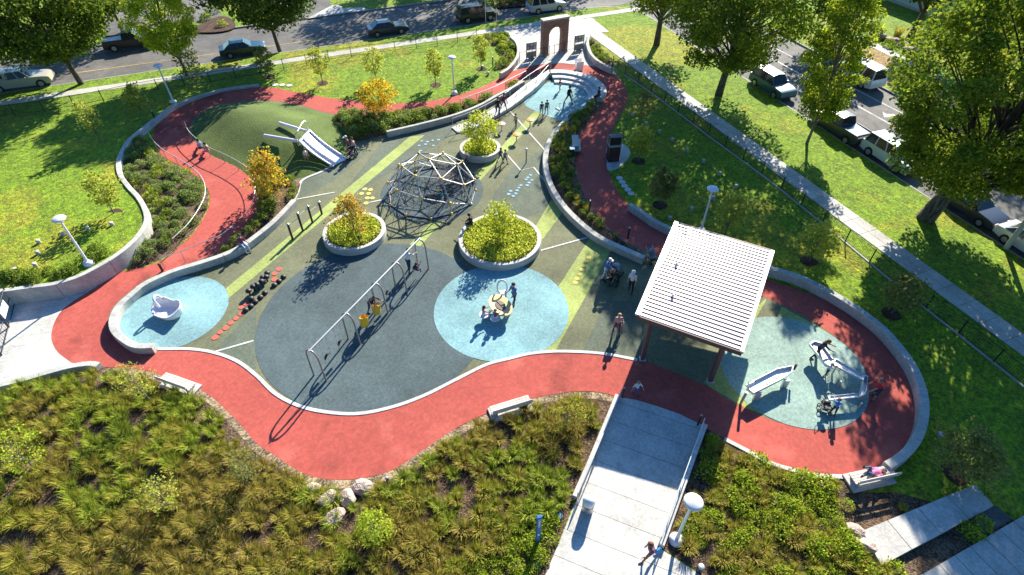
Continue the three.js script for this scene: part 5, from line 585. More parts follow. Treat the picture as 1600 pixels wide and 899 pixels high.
// ---------- handrails ----------
function handrail(label, line, y = 0, h = .92, gap = 3) { const t = thing('handrail', label, 'handrail', [0, 0, 0], 0, 'steel handrails'), p = smooth(line, false, .6), Y = typeof y === 'function' ? y : () => y; mesh('rail', tube(p.map(q => [q[0], Y(...q) + h, q[1]]), .028, 6), M.galv, t); p.forEach((q, i) => { if (i % gap === 0 || i === p.length - 1) mesh('post', bar([q[0], Y(...q), q[1]], [q[0], Y(...q) + h, q[1]], .024, 5), M.pipe, t); }); }
handrail('curving steel handrail on the shrub side of the red path', [[-30.27,-43.85],[-29.15,-42.4],[-27.77,-41.02],[-25.99,-39.69],[-23.88,-37.88],[-22.82,-36.51],[-22.11,-34.88],[-21.88,-33.18],[-21.95,-31.3],[-22.33,-29.8]]);
handrail('curving steel handrail on the slide hill side of the red path', [[-28,-45.69],[-27.06,-44.17],[-25.74,-42.71],[-24.3,-41.41],[-23.09,-40.63],[-21.61,-39.6],[-20.19,-38.33],[-19.22,-36.85],[-18.71,-35.52],[-18.35,-33.63],[-18.43,-32.08]], 0);
handrail('steel handrail along the bed side of the path down to the spinner', [[-18.81,-31.23],[-19.33,-30.13],[-20.32,-29.34],[-21.25,-28.51],[-22.32,-27.88]]);
handrail('steel handrail between the northern red path and the ramp', [[-4.69,-49.82],[-2.99,-51.22],[-1.52,-52.54],[0,-54.33],[1.4,-55.9]]);
handrail('steel handrail on the red path beside the stage', [[2.69,-56.64],[3.23,-57.24],[3.78,-58.16]], .0, .9, 2);
{ const L = [[5.57,-17.76],[3.96,-14.39],[2.9,-12.22]], Q = [[9.41,-16.08],[7.67,-12.9],[6.23,-10.29]];
  wall('walkway_kerb', 'pale kerb with a rail on the left side of the white walkway', [[5.44,-17.84],[3.84,-14.45],[2.8,-12.34]], { w: .22, h: .3, m: M.conc2 }); wall('walkway_kerb', 'pale kerb with a rail on the right side of the white walkway', [[9.54,-16.08],[7.78,-12.9],[6.29,-10.19]], { w: .26, h: .3, m: M.conc2 });
  handrail('dark rail along the left kerb of the white walkway', L, 0, .8); handrail('dark rail along the right kerb of the white walkway', Q, 0, .8); }
for (const [p, l] of [[[5.71,-17.84], 'left'], [[9.25,-16.19], 'right']]) { const t = thing('walkway_post', 'short black post at the top ' + l + ' corner of the white walkway', 'post', [p[0], .02, p[1]]); mesh('post', bar([0, 0, 0], [0, .85, 0], .05, 8), M.black, t); mesh('cap', lathe([[.065, .83], [.065, .87], [0, .89]], 10), M.pipe, t); }
// ---------- concrete strips bottom right ----------
paved('concrete_strip', [[15.01,-10.79],[21.09,-12.92],[21.31,-11.92],[15.18,-9.36]], [18.13,-11.18], Math.atan2([21.31,-13.05][1] - [15.17,-10.89][1], [21.31,-13.05][0] - [15.17,-10.89][0]), 1.7, 6, .03, .0, .25, [M.conc, M.conc3]);
paved('concrete_strip', [[16.38,-8.89],[22.48,-11.53],[23.33,-10.3],[20.97,-7.58],[15.73,-7.58]], [18.63,-9.56], Math.atan2([22.57,-11.58][1] - [16.45,-8.92][1], [22.57,-11.58][0] - [16.45,-8.92][0]), .92, 9, .03, .0, .1, [M.conc, M.conc3]);
struct('gravel_strip', sheetGeo([[19.99,-11.4],[21.61,-12.04],[21.96,-11.4],[20.33,-10.73]], .016), M.asphalt);
// ---------- boulders ----------
function boulder(label, p, r, seed, sq = .7) { const g = new THREE.IcosahedronGeometry(1, 3), P = g.attributes.position, R_ = rngOf(seed), planes = Array.from({ length: 9 }, () => [rdir(R_, .2), .62 + .3 * R_()]); for (let i = 0; i < P.count; i++) { const v = V(P.getX(i), P.getY(i), P.getZ(i)); for (const [n, d] of planes) { const s = v.dot(n); if (s > d) v.addScaledVector(n, (d - s) * .85); } const k = 1 + .05 * Math.sin(v.x * 9 + seed) * Math.cos(v.z * 8); P.setXYZ(i, v.x * r * k, Math.max(-.1, v.y * r * sq * k), v.z * r * k * (.8 + .3 * R_() * 0)); } const m = new THREE.BufferGeometry().copy(g); m.computeVertexNormals(); const o = mesh(numbered('boulder'), m, M.rock, scene); o.position.set(p[0], r * sq * .45, p[1]); o.rotation.y = seed; o.userData = { label, category: 'boulder', group: 'boulders' }; }
boulder('leftmost pinkish boulder below the red path', [-9.06,-12.74], .44, 3); boulder('round boulder in the front of the group below the red path', [-8.25,-12.25], .5, 4); boulder('boulder right of centre in the group below the red path', [-7.37,-12.31], .46, 5); boulder('flat topped grey boulder nearest the red path', [-6.75,-12.83], .54, 6, .5); boulder('dark fronted boulder at the bottom of the group', [-7.78,-11.43], .54, 7, .6); boulder('small pinkish stone at the end of the concrete strip', [14.81,-10.84], .5, 8, .5); boulder('larger pinkish stone at the end of the concrete strip', [14.96,-10.19], .52, 9, .6);
// small dropped items in the planting
for (const [p, l] of [[[2.11,-11.52], 'beside the walkway edge near the blue post'], [[1.01,-9.45], 'in bare soil at the bottom of the meadow']]) { const o = mesh(numbered('valve_lid'), slabGeo(circlePts(p[0], p[1], .13, 16), 0, .12), M.blueDot, scene); o.userData = { label: 'small round pale green lid ' + l, category: 'valve lid' }; }
// ---------- far side of the streets ----------
{ const p = [33.05,-29.93], t = thing('utility_pole', 'thick grey utility pole leaning out of the right edge', 'pole', [p[0], 0, p[1]]); mesh('shaft', lathe([[.17, 0], [.15, 4], [.12, 11], [0, 11]], 14), mat(.38, .38, .33, { roughness: .8 }), t); mesh('bracket', bar([0, 3.2, 0], [.7, 3.5, .1], .04, 6), M.galv, t); }
{ const p = [-1.77,-68.63], t = thing('street_sign', 'thin post with a small white sign at the north kerb by the plaza', 'sign', [p[0], 0, p[1]]); mesh('post', bar([0, 0, 0], [0, 2.6, 0], .035, 6), M.galv, t); mesh('plate', box(.45, .3, .02, 0, 2.3, .05), M.plasticWhite, t); }
{ const p = [-3.11,-71.47], t = thing('street_sign', 'tall thin white pole beside the black sport utility vehicle', 'sign', [p[0], 0, p[1]]); mesh('post', bar([0, 0, 0], [0, 3.0, 0], .04, 6), M.plasticWhite, t); mesh('plate', box(.3, .45, .02, 0, 2.8, .05), M.plasticWhite, t); }
{ const t = thing('pale_house', 'pale blue green house across the east street', 'house'), a = [45.81,-84.81], b = [50.04,-75.39], L = Math.hypot(b[0] - a[0], b[1] - a[1]), turn = -Math.atan2(b[1] - a[1], b[0] - a[0]); t.position.set(a[0], 0, a[1]); t.rotation.y = turn; const wm = mat(.50, .60, .58); mesh('wall', box(L + 6, 3, 9, L / 2 + 3, 1.5, -4.5), wm, t); const s = new THREE.Shape([new THREE.Vector2(-5, 0), new THREE.Vector2(5, 0), new THREE.Vector2(0, 3)]), rg = new THREE.ExtrudeGeometry(s, { depth: L + 7, bevelEnabled: false }); rg.rotateY(Math.PI / 2); rg.translate(-.5, 3.003, -4.5); mesh('roof', rg, mat(.12, .11, .11), t); for (const x of [1.5, 4.5, 7.5]) { const w = mesh('window', box(1.1, 1.2, .06, x, 1.6, .02), M.plasticWhite, t); mesh('pane', box(.95, 1.05, .03, x, 1.6, .045), M.glass, w); } mesh('foundation', box(L + 6.1, .3, 9.1, L / 2 + 3, .15, -4.5), M.wall, t); }
const gardenShrub = (label, p, s, geo) => { const o = mesh(numbered('garden_shrub'), geo, LM, scene); o.position.set(p[0], 0, p[1]); o.scale.setScalar(s); o.rotation.y = p[0]; o.userData = { label, category: 'shrub', group: 'garden shrubs across the streets' }; };
gardenShrub('feathery pale shrub in the rock garden across the east street', [43.73,-67.47], 2.2, tufts[0]); gardenShrub('round shrub left of the garden tree trunk', [44.19,-64.32], 1.9, greens[1]); gardenShrub('rust tinged round shrub in front of the pale house', [44.74,-63.08], 2.4, shrubs[2]); gardenShrub('low shrub at the rock garden wall', [41.32,-64.5], 1.6, greens[0]); gardenShrub('low bush at the left end of the rock garden', [41.2,-66.71], 1.4, greens[2]); gardenShrub('round clipped bush in the mulch at the upper left', [-36.73,-72.74], 1.6, greens[1]); gardenShrub('dark bush in the mulch at the upper left', [-36.69,-74.94], 1.9, shrubs[0]); gardenShrub('olive bush at the right of the upper left mulch', [-34.05,-70.64], 1.3, brights[0]);
[[41.17,-68.24],[41.33,-67.47],[41.42,-66.71],[42.03,-67.08],[42.15,-65.96],[42.46,-65.4],[42.5,-64.32],[43.15,-64.5],[42.88,-63.08]].forEach((p, i) => boulder('pale garden rock across the east street, ' + ['first', 'second', 'third', 'fourth', 'fifth', 'sixth', 'seventh', 'eighth', 'ninth'][i] + ' from the left', p, .42 + .12 * (i % 3), 20 + i, .6));
[[-3.04,-76.77],[-2.02,-77.71],[-0.81,-78.42],[0.49,-79.15],[1.81,-79.64],[3.16,-80.64],[4.51,-81.14]].forEach((p, i) => gardenShrub('leafy hedge bush beyond the north street, ' + ['first', 'second', 'third', 'fourth', 'fifth', 'sixth', 'seventh'][i] + ' from the black vehicle', p, 2.1, greens[i % 3]));
// ---------- people: one continuous body meshed from a field of tapered limbs ----------
function surfaceNet(field, lo, hi, cell) {
  const nx = Math.ceil((hi[0] - lo[0]) / cell), ny = Math.ceil((hi[1] - lo[1]) / cell), nz = Math.ceil((hi[2] - lo[2]) / cell), S = (nx + 1) * (ny + 1), v = new Float32Array(S * (nz + 1)), id = new Int32Array(nx * ny * nz).fill(-1), pos = [], idx = [];
  for (let k = 0; k <= nz; k++) for (let j = 0; j <= ny; j++) for (let i = 0; i <= nx; i++) v[k * S + j * (nx + 1) + i] = field(lo[0] + i * cell, lo[1] + j * cell, lo[2] + k * cell);
  const at = (i, j, k) => v[k * S + j * (nx + 1) + i], E = [[0, 1], [0, 2], [0, 4], [1, 3], [1, 5], [2, 3], [2, 6], [3, 7], [4, 5], [4, 6], [5, 7], [6, 7]];
  for (let k = 0; k < nz; k++) for (let j = 0; j < ny; j++) for (let i = 0; i < nx; i++) { const c = []; let m = 0; for (let q = 0; q < 8; q++) { const d = at(i + (q & 1), j + ((q >> 1) & 1), k + (q >> 2)); c.push(d); if (d < 0) m |= 1 << q; } if (m === 0 || m === 255) continue;
    let x = 0, y = 0, z = 0, n = 0; for (const [a, b] of E) if ((c[a] < 0) !== (c[b] < 0)) { const t = c[a] / (c[a] - c[b]); x += (a & 1) + t * ((b & 1) - (a & 1)); y += ((a >> 1) & 1) + t * (((b >> 1) & 1) - ((a >> 1) & 1)); z += (a >> 2) + t * ((b >> 2) - (a >> 2)); n++; }
    id[(k * ny + j) * nx + i] = pos.length / 3; pos.push(lo[0] + (i + x / n) * cell, lo[1] + (j + y / n) * cell, lo[2] + (k + z / n) * cell); }
  const g = (i, j, k) => id[(k * ny + j) * nx + i], quad = (a, b, c, d, f) => f ? idx.push(a, b, c, a, c, d) : idx.push(a, c, b, a, d, c);
  for (let k = 1; k < nz; k++) for (let j = 1; j < ny; j++) for (let i = 1; i < nx; i++) { const s = at(i, j, k) < 0;
    if (s !== at(i + 1, j, k) < 0) quad(g(i, j - 1, k - 1), g(i, j, k - 1), g(i, j, k), g(i, j - 1, k), s); if (s !== at(i, j + 1, k) < 0) quad(g(i - 1, j, k - 1), g(i - 1, j, k), g(i, j, k), g(i, j, k - 1), s); if (s !== at(i, j, k + 1) < 0) quad(g(i - 1, j - 1, k), g(i, j - 1, k), g(i, j, k), g(i - 1, j, k), s); }
  return { pos, idx };
}
const skinM = new THREE.MeshStandardMaterial({ vertexColors: true, roughness: .8 });
function person(label, p, y, turn, o) {
  const s = (o.h ?? 1.7) / 1.75, t = thing('person', label, 'person', [p[0], y, p[1]], turn, undefined), kid = (o.h ?? 1.7) < 1.3, D = Math.PI / 180;
  const lean = (o.lean ?? 4) * D, hipH = o.sit !== undefined ? o.sit / s + .1 : null, up = V(0, Math.cos(lean), Math.sin(lean)), fw = V(0, -Math.sin(lean), Math.cos(lean));
  const legs = [o.legL ?? [8, 6], o.legR ?? [-8, 12]], arms = [o.armL ?? [10, 8, 15], o.armR ?? [-5, 8, 20]];
  const dirP = (a, out, side) => V(Math.sin(out * D) * side, -Math.cos(a * D) * Math.cos(out * D), Math.sin(a * D)).normalize();
  const feet = legs.map(([a, k]) => .43 * Math.cos(a * D) + .42 * Math.cos((a - k) * D) + .07), hip = V(0, hipH ?? Math.max(...feet), 0);
  if (o.lie) hip.set(0, .14, 0);
  const neck = hip.clone().addScaledVector(up, .53), hd = neck.clone().addScaledVector(up, .175).addScaledVector(fw, .02), hs = kid ? 1.28 : 1.05, B = [], C = { skin: o.skin ?? [.42, .25, .17], top: o.top, bot: o.bot, shoe: o.shoe ?? [.06, .06, .07], sleeve: o.long ? o.top : null };
  const cap = (a, b, r1, r2, c) => B.push([a, b, r1, r2, c, b.clone().sub(a)]);
  const chest = neck.clone().addScaledVector(up, -.15); cap(hip.clone().addScaledVector(V(1, 0, 0), -.07), hip.clone().addScaledVector(V(1, 0, 0), .07), .12, .12, C.bot); cap(hip.clone().addScaledVector(up, .1), chest, .125, .14, C.top); cap(chest.clone().add(V(-.08, 0, 0)), chest.clone().add(V(.08, 0, 0)), .115, .115, C.top); cap(neck.clone().addScaledVector(up, -.06), neck.clone().addScaledVector(up, .08), .055, .05, C.skin);
  cap(hd.clone().addScaledVector(up, -.02 * hs), hd.clone().addScaledVector(up, .035 * hs), .088 * hs, .1 * hs, C.skin); cap(hd.clone().addScaledVector(fw, .09 * hs), hd.clone().addScaledVector(fw, .115 * hs).addScaledVector(up, -.02), .016, .02, C.skin); for (const q of [-1, 1]) cap(hd.clone().add(V(q * .1 * hs, 0, 0)), hd.clone().add(V(q * .105 * hs, .03, 0)), .018, .018, C.skin);
  const hands = [];
  [1, -1].forEach((sd, i) => { const [ap, ao, ae] = arms[i], sh = neck.clone().addScaledVector(up, -.07).add(V(sd * .185, 0, 0)), d1 = dirP(ap, ao, sd), el = sh.clone().addScaledVector(d1, .29), d2 = dirP(ap + ae, ao * .6, sd), wr = el.clone().addScaledVector(d2, .25), hn = wr.clone().addScaledVector(d2, .09); cap(sh, el, .058, .046, C.top); cap(el, wr, .044, .032, C.sleeve ?? C.skin); cap(wr, hn, .032, .036, C.skin); hands.push([hn, d2, sd]);
    const [lp, lk] = legs[i], hp = hip.clone().add(V(sd * .09, -.02, 0)), e1 = dirP(lp, o.spread ?? 4, sd), kn = hp.clone().addScaledVector(e1, .43), e2 = dirP(lp - lk, (o.spread ?? 4) * .7, sd), an = kn.clone().addScaledVector(e2, .42); cap(hp, kn, .088, .06, C.bot); cap(kn, an, .056, .04, o.shorts ? C.skin : C.bot); const ft = V(0, Math.sin(-(lp - lk) * D) * -.2, 1).normalize(); cap(an.clone().add(V(0, -.025, -.03)), an.clone().addScaledVector(ft, .16).add(V(0, -.035, 0)), .042, .036, C.shoe); });
  const f = (x, yy, z) => { let d = 1; for (const b of B) { const A = b[0], w = b[5], l2 = w.lengthSq() + 1e-9; let h = ((x - A.x) * w.x + (yy - A.y) * w.y + (z - A.z) * w.z) / l2; h = h < 0 ? 0 : h > 1 ? 1 : h; const q = Math.hypot(x - A.x - w.x * h, yy - A.y - w.y * h, z - A.z - w.z * h) - (b[2] + (b[3] - b[2]) * h), k = .045, m = Math.max(k - Math.abs(d - q), 0) / k; d = Math.min(d, q) - m * m * k * .25; } return d; };
  const lo = [1e9, 1e9, 1e9], hi = [-1e9, -1e9, -1e9]; for (const b of B) for (const q of [b[0], b[1]]) ['x', 'y', 'z'].forEach((a, i) => { lo[i] = Math.min(lo[i], q[a] - .2); hi[i] = Math.max(hi[i], q[a] + .2); });
  const net = surfaceNet(f, lo, hi, .024), col = []; for (let i = 0; i < net.pos.length; i += 3) { const x = net.pos[i], yy = net.pos[i + 1], z = net.pos[i + 2]; let m = 1e9, c = B[0][4]; for (const b of B) { const A = b[0], w = b[5], l2 = w.lengthSq() + 1e-9; let h = Math.max(0, Math.min(1, ((x - A.x) * w.x + (yy - A.y) * w.y + (z - A.z) * w.z) / l2)); const q = Math.hypot(x - A.x - w.x * h, yy - A.y - w.y * h, z - A.z - w.z * h) - (b[2] + (b[3] - b[2]) * h); if (q < m) { m = q; c = b[4]; } } col.push(...c); }
  const g0 = new THREE.BufferGeometry(); g0.setAttribute('position', new THREE.Float32BufferAttribute(net.pos, 3)); g0.setAttribute('color', new THREE.Float32BufferAttribute(col, 3)); g0.setIndex(net.idx); g0.computeVertexNormals();
  const extra = [g0]; const paint = (g, c) => { g.deleteAttribute('uv'); const n = g.attributes.position.count, a = new Float32Array(n * 3); for (let i = 0; i < n; i++) a.set(c, i * 3); g.setAttribute('color', new THREE.BufferAttribute(a, 3)); extra.push(g); };
  for (const [hn, d, sd] of hands) { const side = V(0, 0, 1).cross(d).normalize(), sv = side.lengthSq() > .1 ? side : V(1, 0, 0), nv = d.clone().cross(sv).normalize(); [[-.026, .075], [-.009, .085], [.009, .08], [.025, .062]].forEach(([q, L]) => { const a = hn.clone().addScaledVector(sv, q), m = a.clone().addScaledVector(d, L * .6), e = m.clone().addScaledVector(d, L * .35).addScaledVector(nv, L * .3); paint(bar(a.toArray(), m.toArray(), .009, 5, .0085), C.skin); paint(bar(m.toArray(), e.toArray(), .0085, 5, .007), C.skin); }); const th = hn.clone().addScaledVector(d, -.05).addScaledVector(sv, sd * .03); paint(bar(th.toArray(), th.clone().addScaledVector(d, .045).addScaledVector(sv, sd * .03).toArray(), .0105, 5, .008), C.skin); }
  for (const q of [-1, 1]) { const e = new THREE.SphereGeometry(.013, 6, 5); const c = hd.clone().addScaledVector(fw, .092 * hs).addScaledVector(up, .012).add(V(q * .036, 0, 0)); e.translate(c.x, c.y, c.z); paint(e, [.03, .02, .02]); } const mo = new THREE.SphereGeometry(.016, 6, 5); mo.scale(1.4, .4, .5); { const c = hd.clone().addScaledVector(fw, .095 * hs).addScaledVector(up, -.055); mo.translate(c.x, c.y, c.z); } paint(mo, [.3, .1, .09]);
  const body = mesh('body', mergeGeometries(extra), skinM, t);
  const hairG = new THREE.SphereGeometry(.116 * hs, 16, 12, 0, 6.2832, 0, 1.75); hairG.rotateX(-.45); hairG.scale(1, 1.08, 1.06); hairG.rotateX(lean); hairG.translate(hd.x, hd.y + .02, hd.z - .012);
  const gl = [hairG]; if (o.longHair) { const L = bar(hd.clone().addScaledVector(fw, -.05).toArray(), hd.clone().addScaledVector(fw, -.1).addScaledVector(up, -.34).toArray(), .1, 10, .05); gl.push(L); }
  mesh('hair', join(gl), mat(...(o.hair ?? [.05, .03, .02])), t);
  if (o.cap) { const cg = join([(() => { const g = new THREE.SphereGeometry(.126 * hs, 16, 8, 0, 6.2832, 0, 1.4); g.translate(0, .03, 0); return g; })(), (() => { const g = new THREE.CylinderGeometry(.1, .1, .012, 16); g.scale(1, 1, 1.1); g.translate(0, .05, .12); return g; })()]); cg.rotateX(lean); cg.translate(hd.x, hd.y, hd.z); mesh('cap', cg, mat(...o.cap), t); }
  if (o.skirt) { const g = lathe([[.14, 0], [.22, -.2], [.3, -.42], [.28, -.42], [.12, 0]], 16); g.translate(hip.x, hip.y + .08, hip.z); mesh('skirt', g, mat(...o.skirt), t); }
  for (const c of t.children) { if (o.lie) { c.rotation.x = -90 * D; c.position.y = .1 * s; } c.scale.setScalar(s); }
  return t;
}
const faceTo = (a, b) => Math.atan2(b[0] - a[0], b[1] - a[1]);
const W_ = { white: [.68, .68, .70], blue: [.04, .12, .42], navy: [.02, .03, .07], black: [.012, .012, .014], red: [.55, .02, .025], pink: [.62, .16, .36], teal: [.04, .42, .45], purple: [.12, .07, .16], jeans: [.05, .08, .16], tan: [.42, .33, .22], grey: [.22, .22, .24], maroon: [.16, .03, .07], floral: [.45, .28, .28], green: [.06, .16, .08] };
const sitLegs = { legL: [82, 84], legR: [78, 80] };
person('adult in a white shirt and dark trousers pushing the child on the end swing', [-6.56,-27.64], .025, 2.6, { h: 1.78, top: W_.white, bot: W_.navy, armL: [60, 4, 20], armR: [55, 4, 25], lean: 12 });
{ const c = swAt(.9 * swL, .25, .58); person('child in dark red clothes sitting on the end swing', [c[0], c[2]], 0, 2.6, { h: 1.1, top: W_.maroon, bot: W_.navy, sit: .62, ...sitLegs, armL: [120, 10, 20], armR: [120, 10, 20] }); }
person('adult dressed in black leaning over the yellow bucket swing', swAt(.52 * swL, -.45).filter((_, i) => i !== 1), .025, 1.1, { h: 1.72, top: W_.black, bot: W_.jeans, lean: 38, armL: [70, 6, 10], armR: [66, 6, 16], skin: [.5, .3, .22] });
person('child with dark hair in a white top sitting left of the tan table', [-1.65,-23.38], .03, faceTo([-1.65,-23.38], [-0.68,-23.95]), { h: 1.25, top: W_.floral, bot: W_.white, sit: .42, ...sitLegs, armL: [50, 5, 40], armR: [45, 5, 40], hair: [.07, .03, .015], longHair: true });
person('child in a purple and white top sitting in front of the tan table', [-0.97,-23.12], .03, faceTo([-0.97,-23.12], [-0.68,-23.95]), { h: 1.25, top: W_.purple, bot: W_.white, sit: .42, ...sitLegs, armL: [50, 5, 40], armR: [45, 5, 40], hair: [.3, .17, .07] });
for (const [p, l] of [[[-1.65,-23.38], 'left of the tan table'], [[-0.97,-23.12], 'in front of the tan table']]) { const t = thing('stool_seat', 'round white pedestal seat under the child ' + l, 'seat', [p[0], .03, p[1]]); mesh('seat', lathe([[0, .36], [.28, .36], [.3, .39], [.28, .42], [0, .42]], 20), M.plasticWhite, t); mesh('pedestal', bar([0, 0, 0], [0, .37, 0], .05, 8), M.galv, t); }
person('adult in a blue shirt standing behind the tan table', [0.12,-24.7], .03, faceTo([0.12,-24.7], [-0.94,-23.53]), { h: 1.75, top: [.07, .16, .36], bot: W_.navy, legL: [14, 6], legR: [-12, 10], armL: [30, 10, 50], armR: [20, 8, 55] });
person('child in a teal shirt standing inside the climbing dome', [-5.05,-34.88], .03, -1.2, { h: 1.2, top: W_.teal, bot: W_.white, shorts: true, armR: [70, 10, 20] });
person('person in black sitting on the rim of the largest planter', [-2.77,-31.79], 0, -2.2, { h: 1.72, top: W_.black, bot: W_.black, sit: .52, ...sitLegs, armL: [40, 5, 40], armR: [35, 5, 45], lean: 15 });
person('child in dark clothes walking beside the smallest planter', [-0.92,-40.63], .02, .9, { h: 1.35, top: W_.purple, bot: W_.jeans, legL: [22, 10], legR: [-20, 12] });
person('child in grey walking right of the smallest planter', [-0.56,-40.44], .02, .9, { h: 1.3, top: W_.grey, bot: W_.navy, shorts: true, legL: [20, 8], legR: [-18, 12] });
person('small child in maroon crouching in the shade of the smallest planter', [-3.73,-40.44], .02, 1.5, { h: .95, top: W_.maroon, bot: W_.jeans, legL: [75, 110], legR: [70, 105], lean: 30 });
person('child in a pale top standing between the ramp and the lime stripe', [0.34,-46.37], .02, -.6, { h: 1.3, top: W_.floral, bot: W_.green, legL: [12, 4] });
person('child in dark clothes at the stage edge, left of a pair', [2.65,-48.59], .02, .2, { h: 1.3, top: W_.navy, bot: W_.grey, shorts: true });
person('child in green at the stage edge, right of a pair', [3.12,-48.83], .02, .2, { h: 1.35, top: W_.green, bot: W_.jeans });
person('child in maroon skipping on the blue stage', [4.61,-53.49], .02, -.8, { h: 1.15, top: W_.maroon, bot: W_.floral, shorts: true, legL: [45, 60], legR: [-10, 15], armL: [60, 30, 30] });
person('tall person in black with legs wide apart on the blue stage', [5.23,-50.83], .03, .7, { h: 1.75, top: W_.black, bot: W_.black, legL: [24, 4], legR: [-22, 6], spread: 9 });
person('person in dark clothes sitting at the right end of the stage steps', [8.1,-51.46], 0, -1.2, { h: 1.65, top: W_.navy, bot: W_.black, sit: .46, ...sitLegs });
person('adult in black standing at the foot of the ramp wall', [-1.26,-48.35], .1, .3, { h: 1.78, top: W_.black, bot: W_.navy });
person('adult in maroon walking down the ramp', [-0.75,-49.07], .25, .6, { h: 1.7, top: W_.maroon, bot: W_.purple, legL: [24, 8], legR: [-22, 14] });
{ const p = [-16.23,-40.15]; person('child in a white shirt standing on the hill beside the slide', p, hillY(p[0], p[1]) + .01, .9, { h: 1.2, top: W_.white, bot: [.45, .26, .18], shorts: true }); }
person('adult in maroon and a white cap at the foot of the slide', [-13.24,-41.9], .02, -1.2, { h: 1.65, top: W_.maroon, bot: W_.navy, cap: [.7, .7, .7] });
person('adult with bare arms and dark trousers at the foot of the slide', [-12.71,-41.61], .02, -1.2, { h: 1.7, top: W_.floral, bot: W_.black, armL: [35, 8, 40] });
person('person in pale blue sitting on the path edge by the slide hill', [-25.39,-42.2], .05, -1.9, { h: 1.6, top: [.30, .34, .50], bot: W_.navy, sit: .32, legL: [80, 40], legR: [78, 36] });
person('person in pink trousers sitting on the path edge by the slide hill', [-24.67,-41.7], .05, -1.9, { h: 1.55, top: W_.tan, bot: W_.pink, sit: .32, legL: [80, 40], legR: [76, 36] });
person('person in pale jeans sitting on the seat wall near the shrub bed', [-17.83,-29.73], 0, .9, { h: 1.68, top: W_.maroon, bot: [.34, .42, .58], sit: .5, legL: [80, 70], legR: [76, 72], armL: [30, 5, 50] });
person('adult in a blue shirt and white shorts beside the canopied stroller', [5.86,-26.91], .02, 1.2, { h: 1.75, top: W_.blue, bot: W_.white, cap: [.7, .7, .68], lean: 10, armL: [55, 5, 20], armR: [50, 5, 20] });
person('adult in a white shirt and cap walking towards the strollers', [7.3,-25.75], .02, -.5, { h: 1.78, top: W_.white, bot: W_.black, cap: [.72, .72, .7], legL: [10, 4], legR: [-10, 8] });
person('person in black bending over the dark stroller', [6.55,-26.33], .02, -1.3, { h: 1.6, top: W_.black, bot: W_.black, lean: 48, armL: [70, 5, 10], armR: [70, 5, 10] });
person('adult in a flowered top walking with a toddler near the red path', [6,-22.37], .02, 0, { h: 1.62, top: W_.floral, bot: W_.maroon, hair: [.38, .24, .1], legL: [16, 6], legR: [-14, 12] });
person('toddler in white held close to the adult in a flowered top', [6.23,-22.47], .02, 0, { h: 1.0, top: W_.white, bot: W_.grey, hair: [.3, .2, .1] });
person('child in a white shirt and blue trousers alone on the red path', [6.44,-18.04], .02, .1, { h: 1.15, top: W_.white, bot: [.10, .10, .28], armL: [10, 35, 10], armR: [10, 35, 10], hair: [.3, .2, .1] });
person('long haired person in dark clothes bending over the upper water table', [16.66,-20.48], .03, 1.2, { h: 1.65, top: [.03, .03, .06], bot: W_.black, hair: [.16, .07, .03], longHair: true, lean: 22, armL: [60, 5, 15], armR: [55, 5, 20] });
person('small child in white at the end of the upper water table', [16.78,-19.25], .03, 1.4, { h: 1.05, top: [.6, .66, .75], bot: W_.navy, shorts: true, hair: [.45, .32, .16], armL: [70, 5, 10], armR: [70, 5, 10] });
person('adult in a red shirt and dark shorts leaning on the square sink', [18.67,-17.8], .03, -1.4, { h: 1.78, top: W_.red, bot: W_.navy, shorts: true, lean: 24, armL: [60, 5, 10], armR: [20, 15, 30], hair: [.12, .1, .09] });
person('child in a blue shirt at the lower water channel', [16.19,-16.83], .03, 2.8, { h: 1.15, top: [.05, .2, .55], bot: W_.black, lean: 18, armL: [70, 5, 10], armR: [70, 5, 10], hair: [.3, .18, .09] });
{ const a = [17.11,-13.45], b = [15.54,-13.14]; person('person in a pink top and jeans lying on the bench', lerpLine(a, b, .55), .46, faceTo(a, b), { h: 1.6, top: W_.pink, bot: W_.jeans, hair: [.02, .015, .015], longHair: true, lie: true, lean: 0, legL: [50, 80], legR: [75, 60], armL: [10, 10, 40] }); }
person('person in a plum top striding along the walkway with a blue bag', [5.7,-9.76], .03, -1.3, { h: 1.6, top: [.16, .06, .11], bot: [.22, .08, .08], legL: [34, 16], legR: [-30, 20], armL: [30, 10, 60], hair: [.20, .08, .04], lean: 10 });
{ const p = [6,-9.79], t = thing('shoulder_bag', 'small bright blue bag beside the striding person', 'bag', [p[0], .5, p[1]], .4); mesh('pouch', box(.26, .3, .12, 0, .15, 0, .04), mat(.03, .22, .55), t); mesh('strap', tube([[-.1, .28, 0], [-.04, .6, 0], [.04, .6, 0], [.1, .28, 0]], .012, 5), M.black, t); }
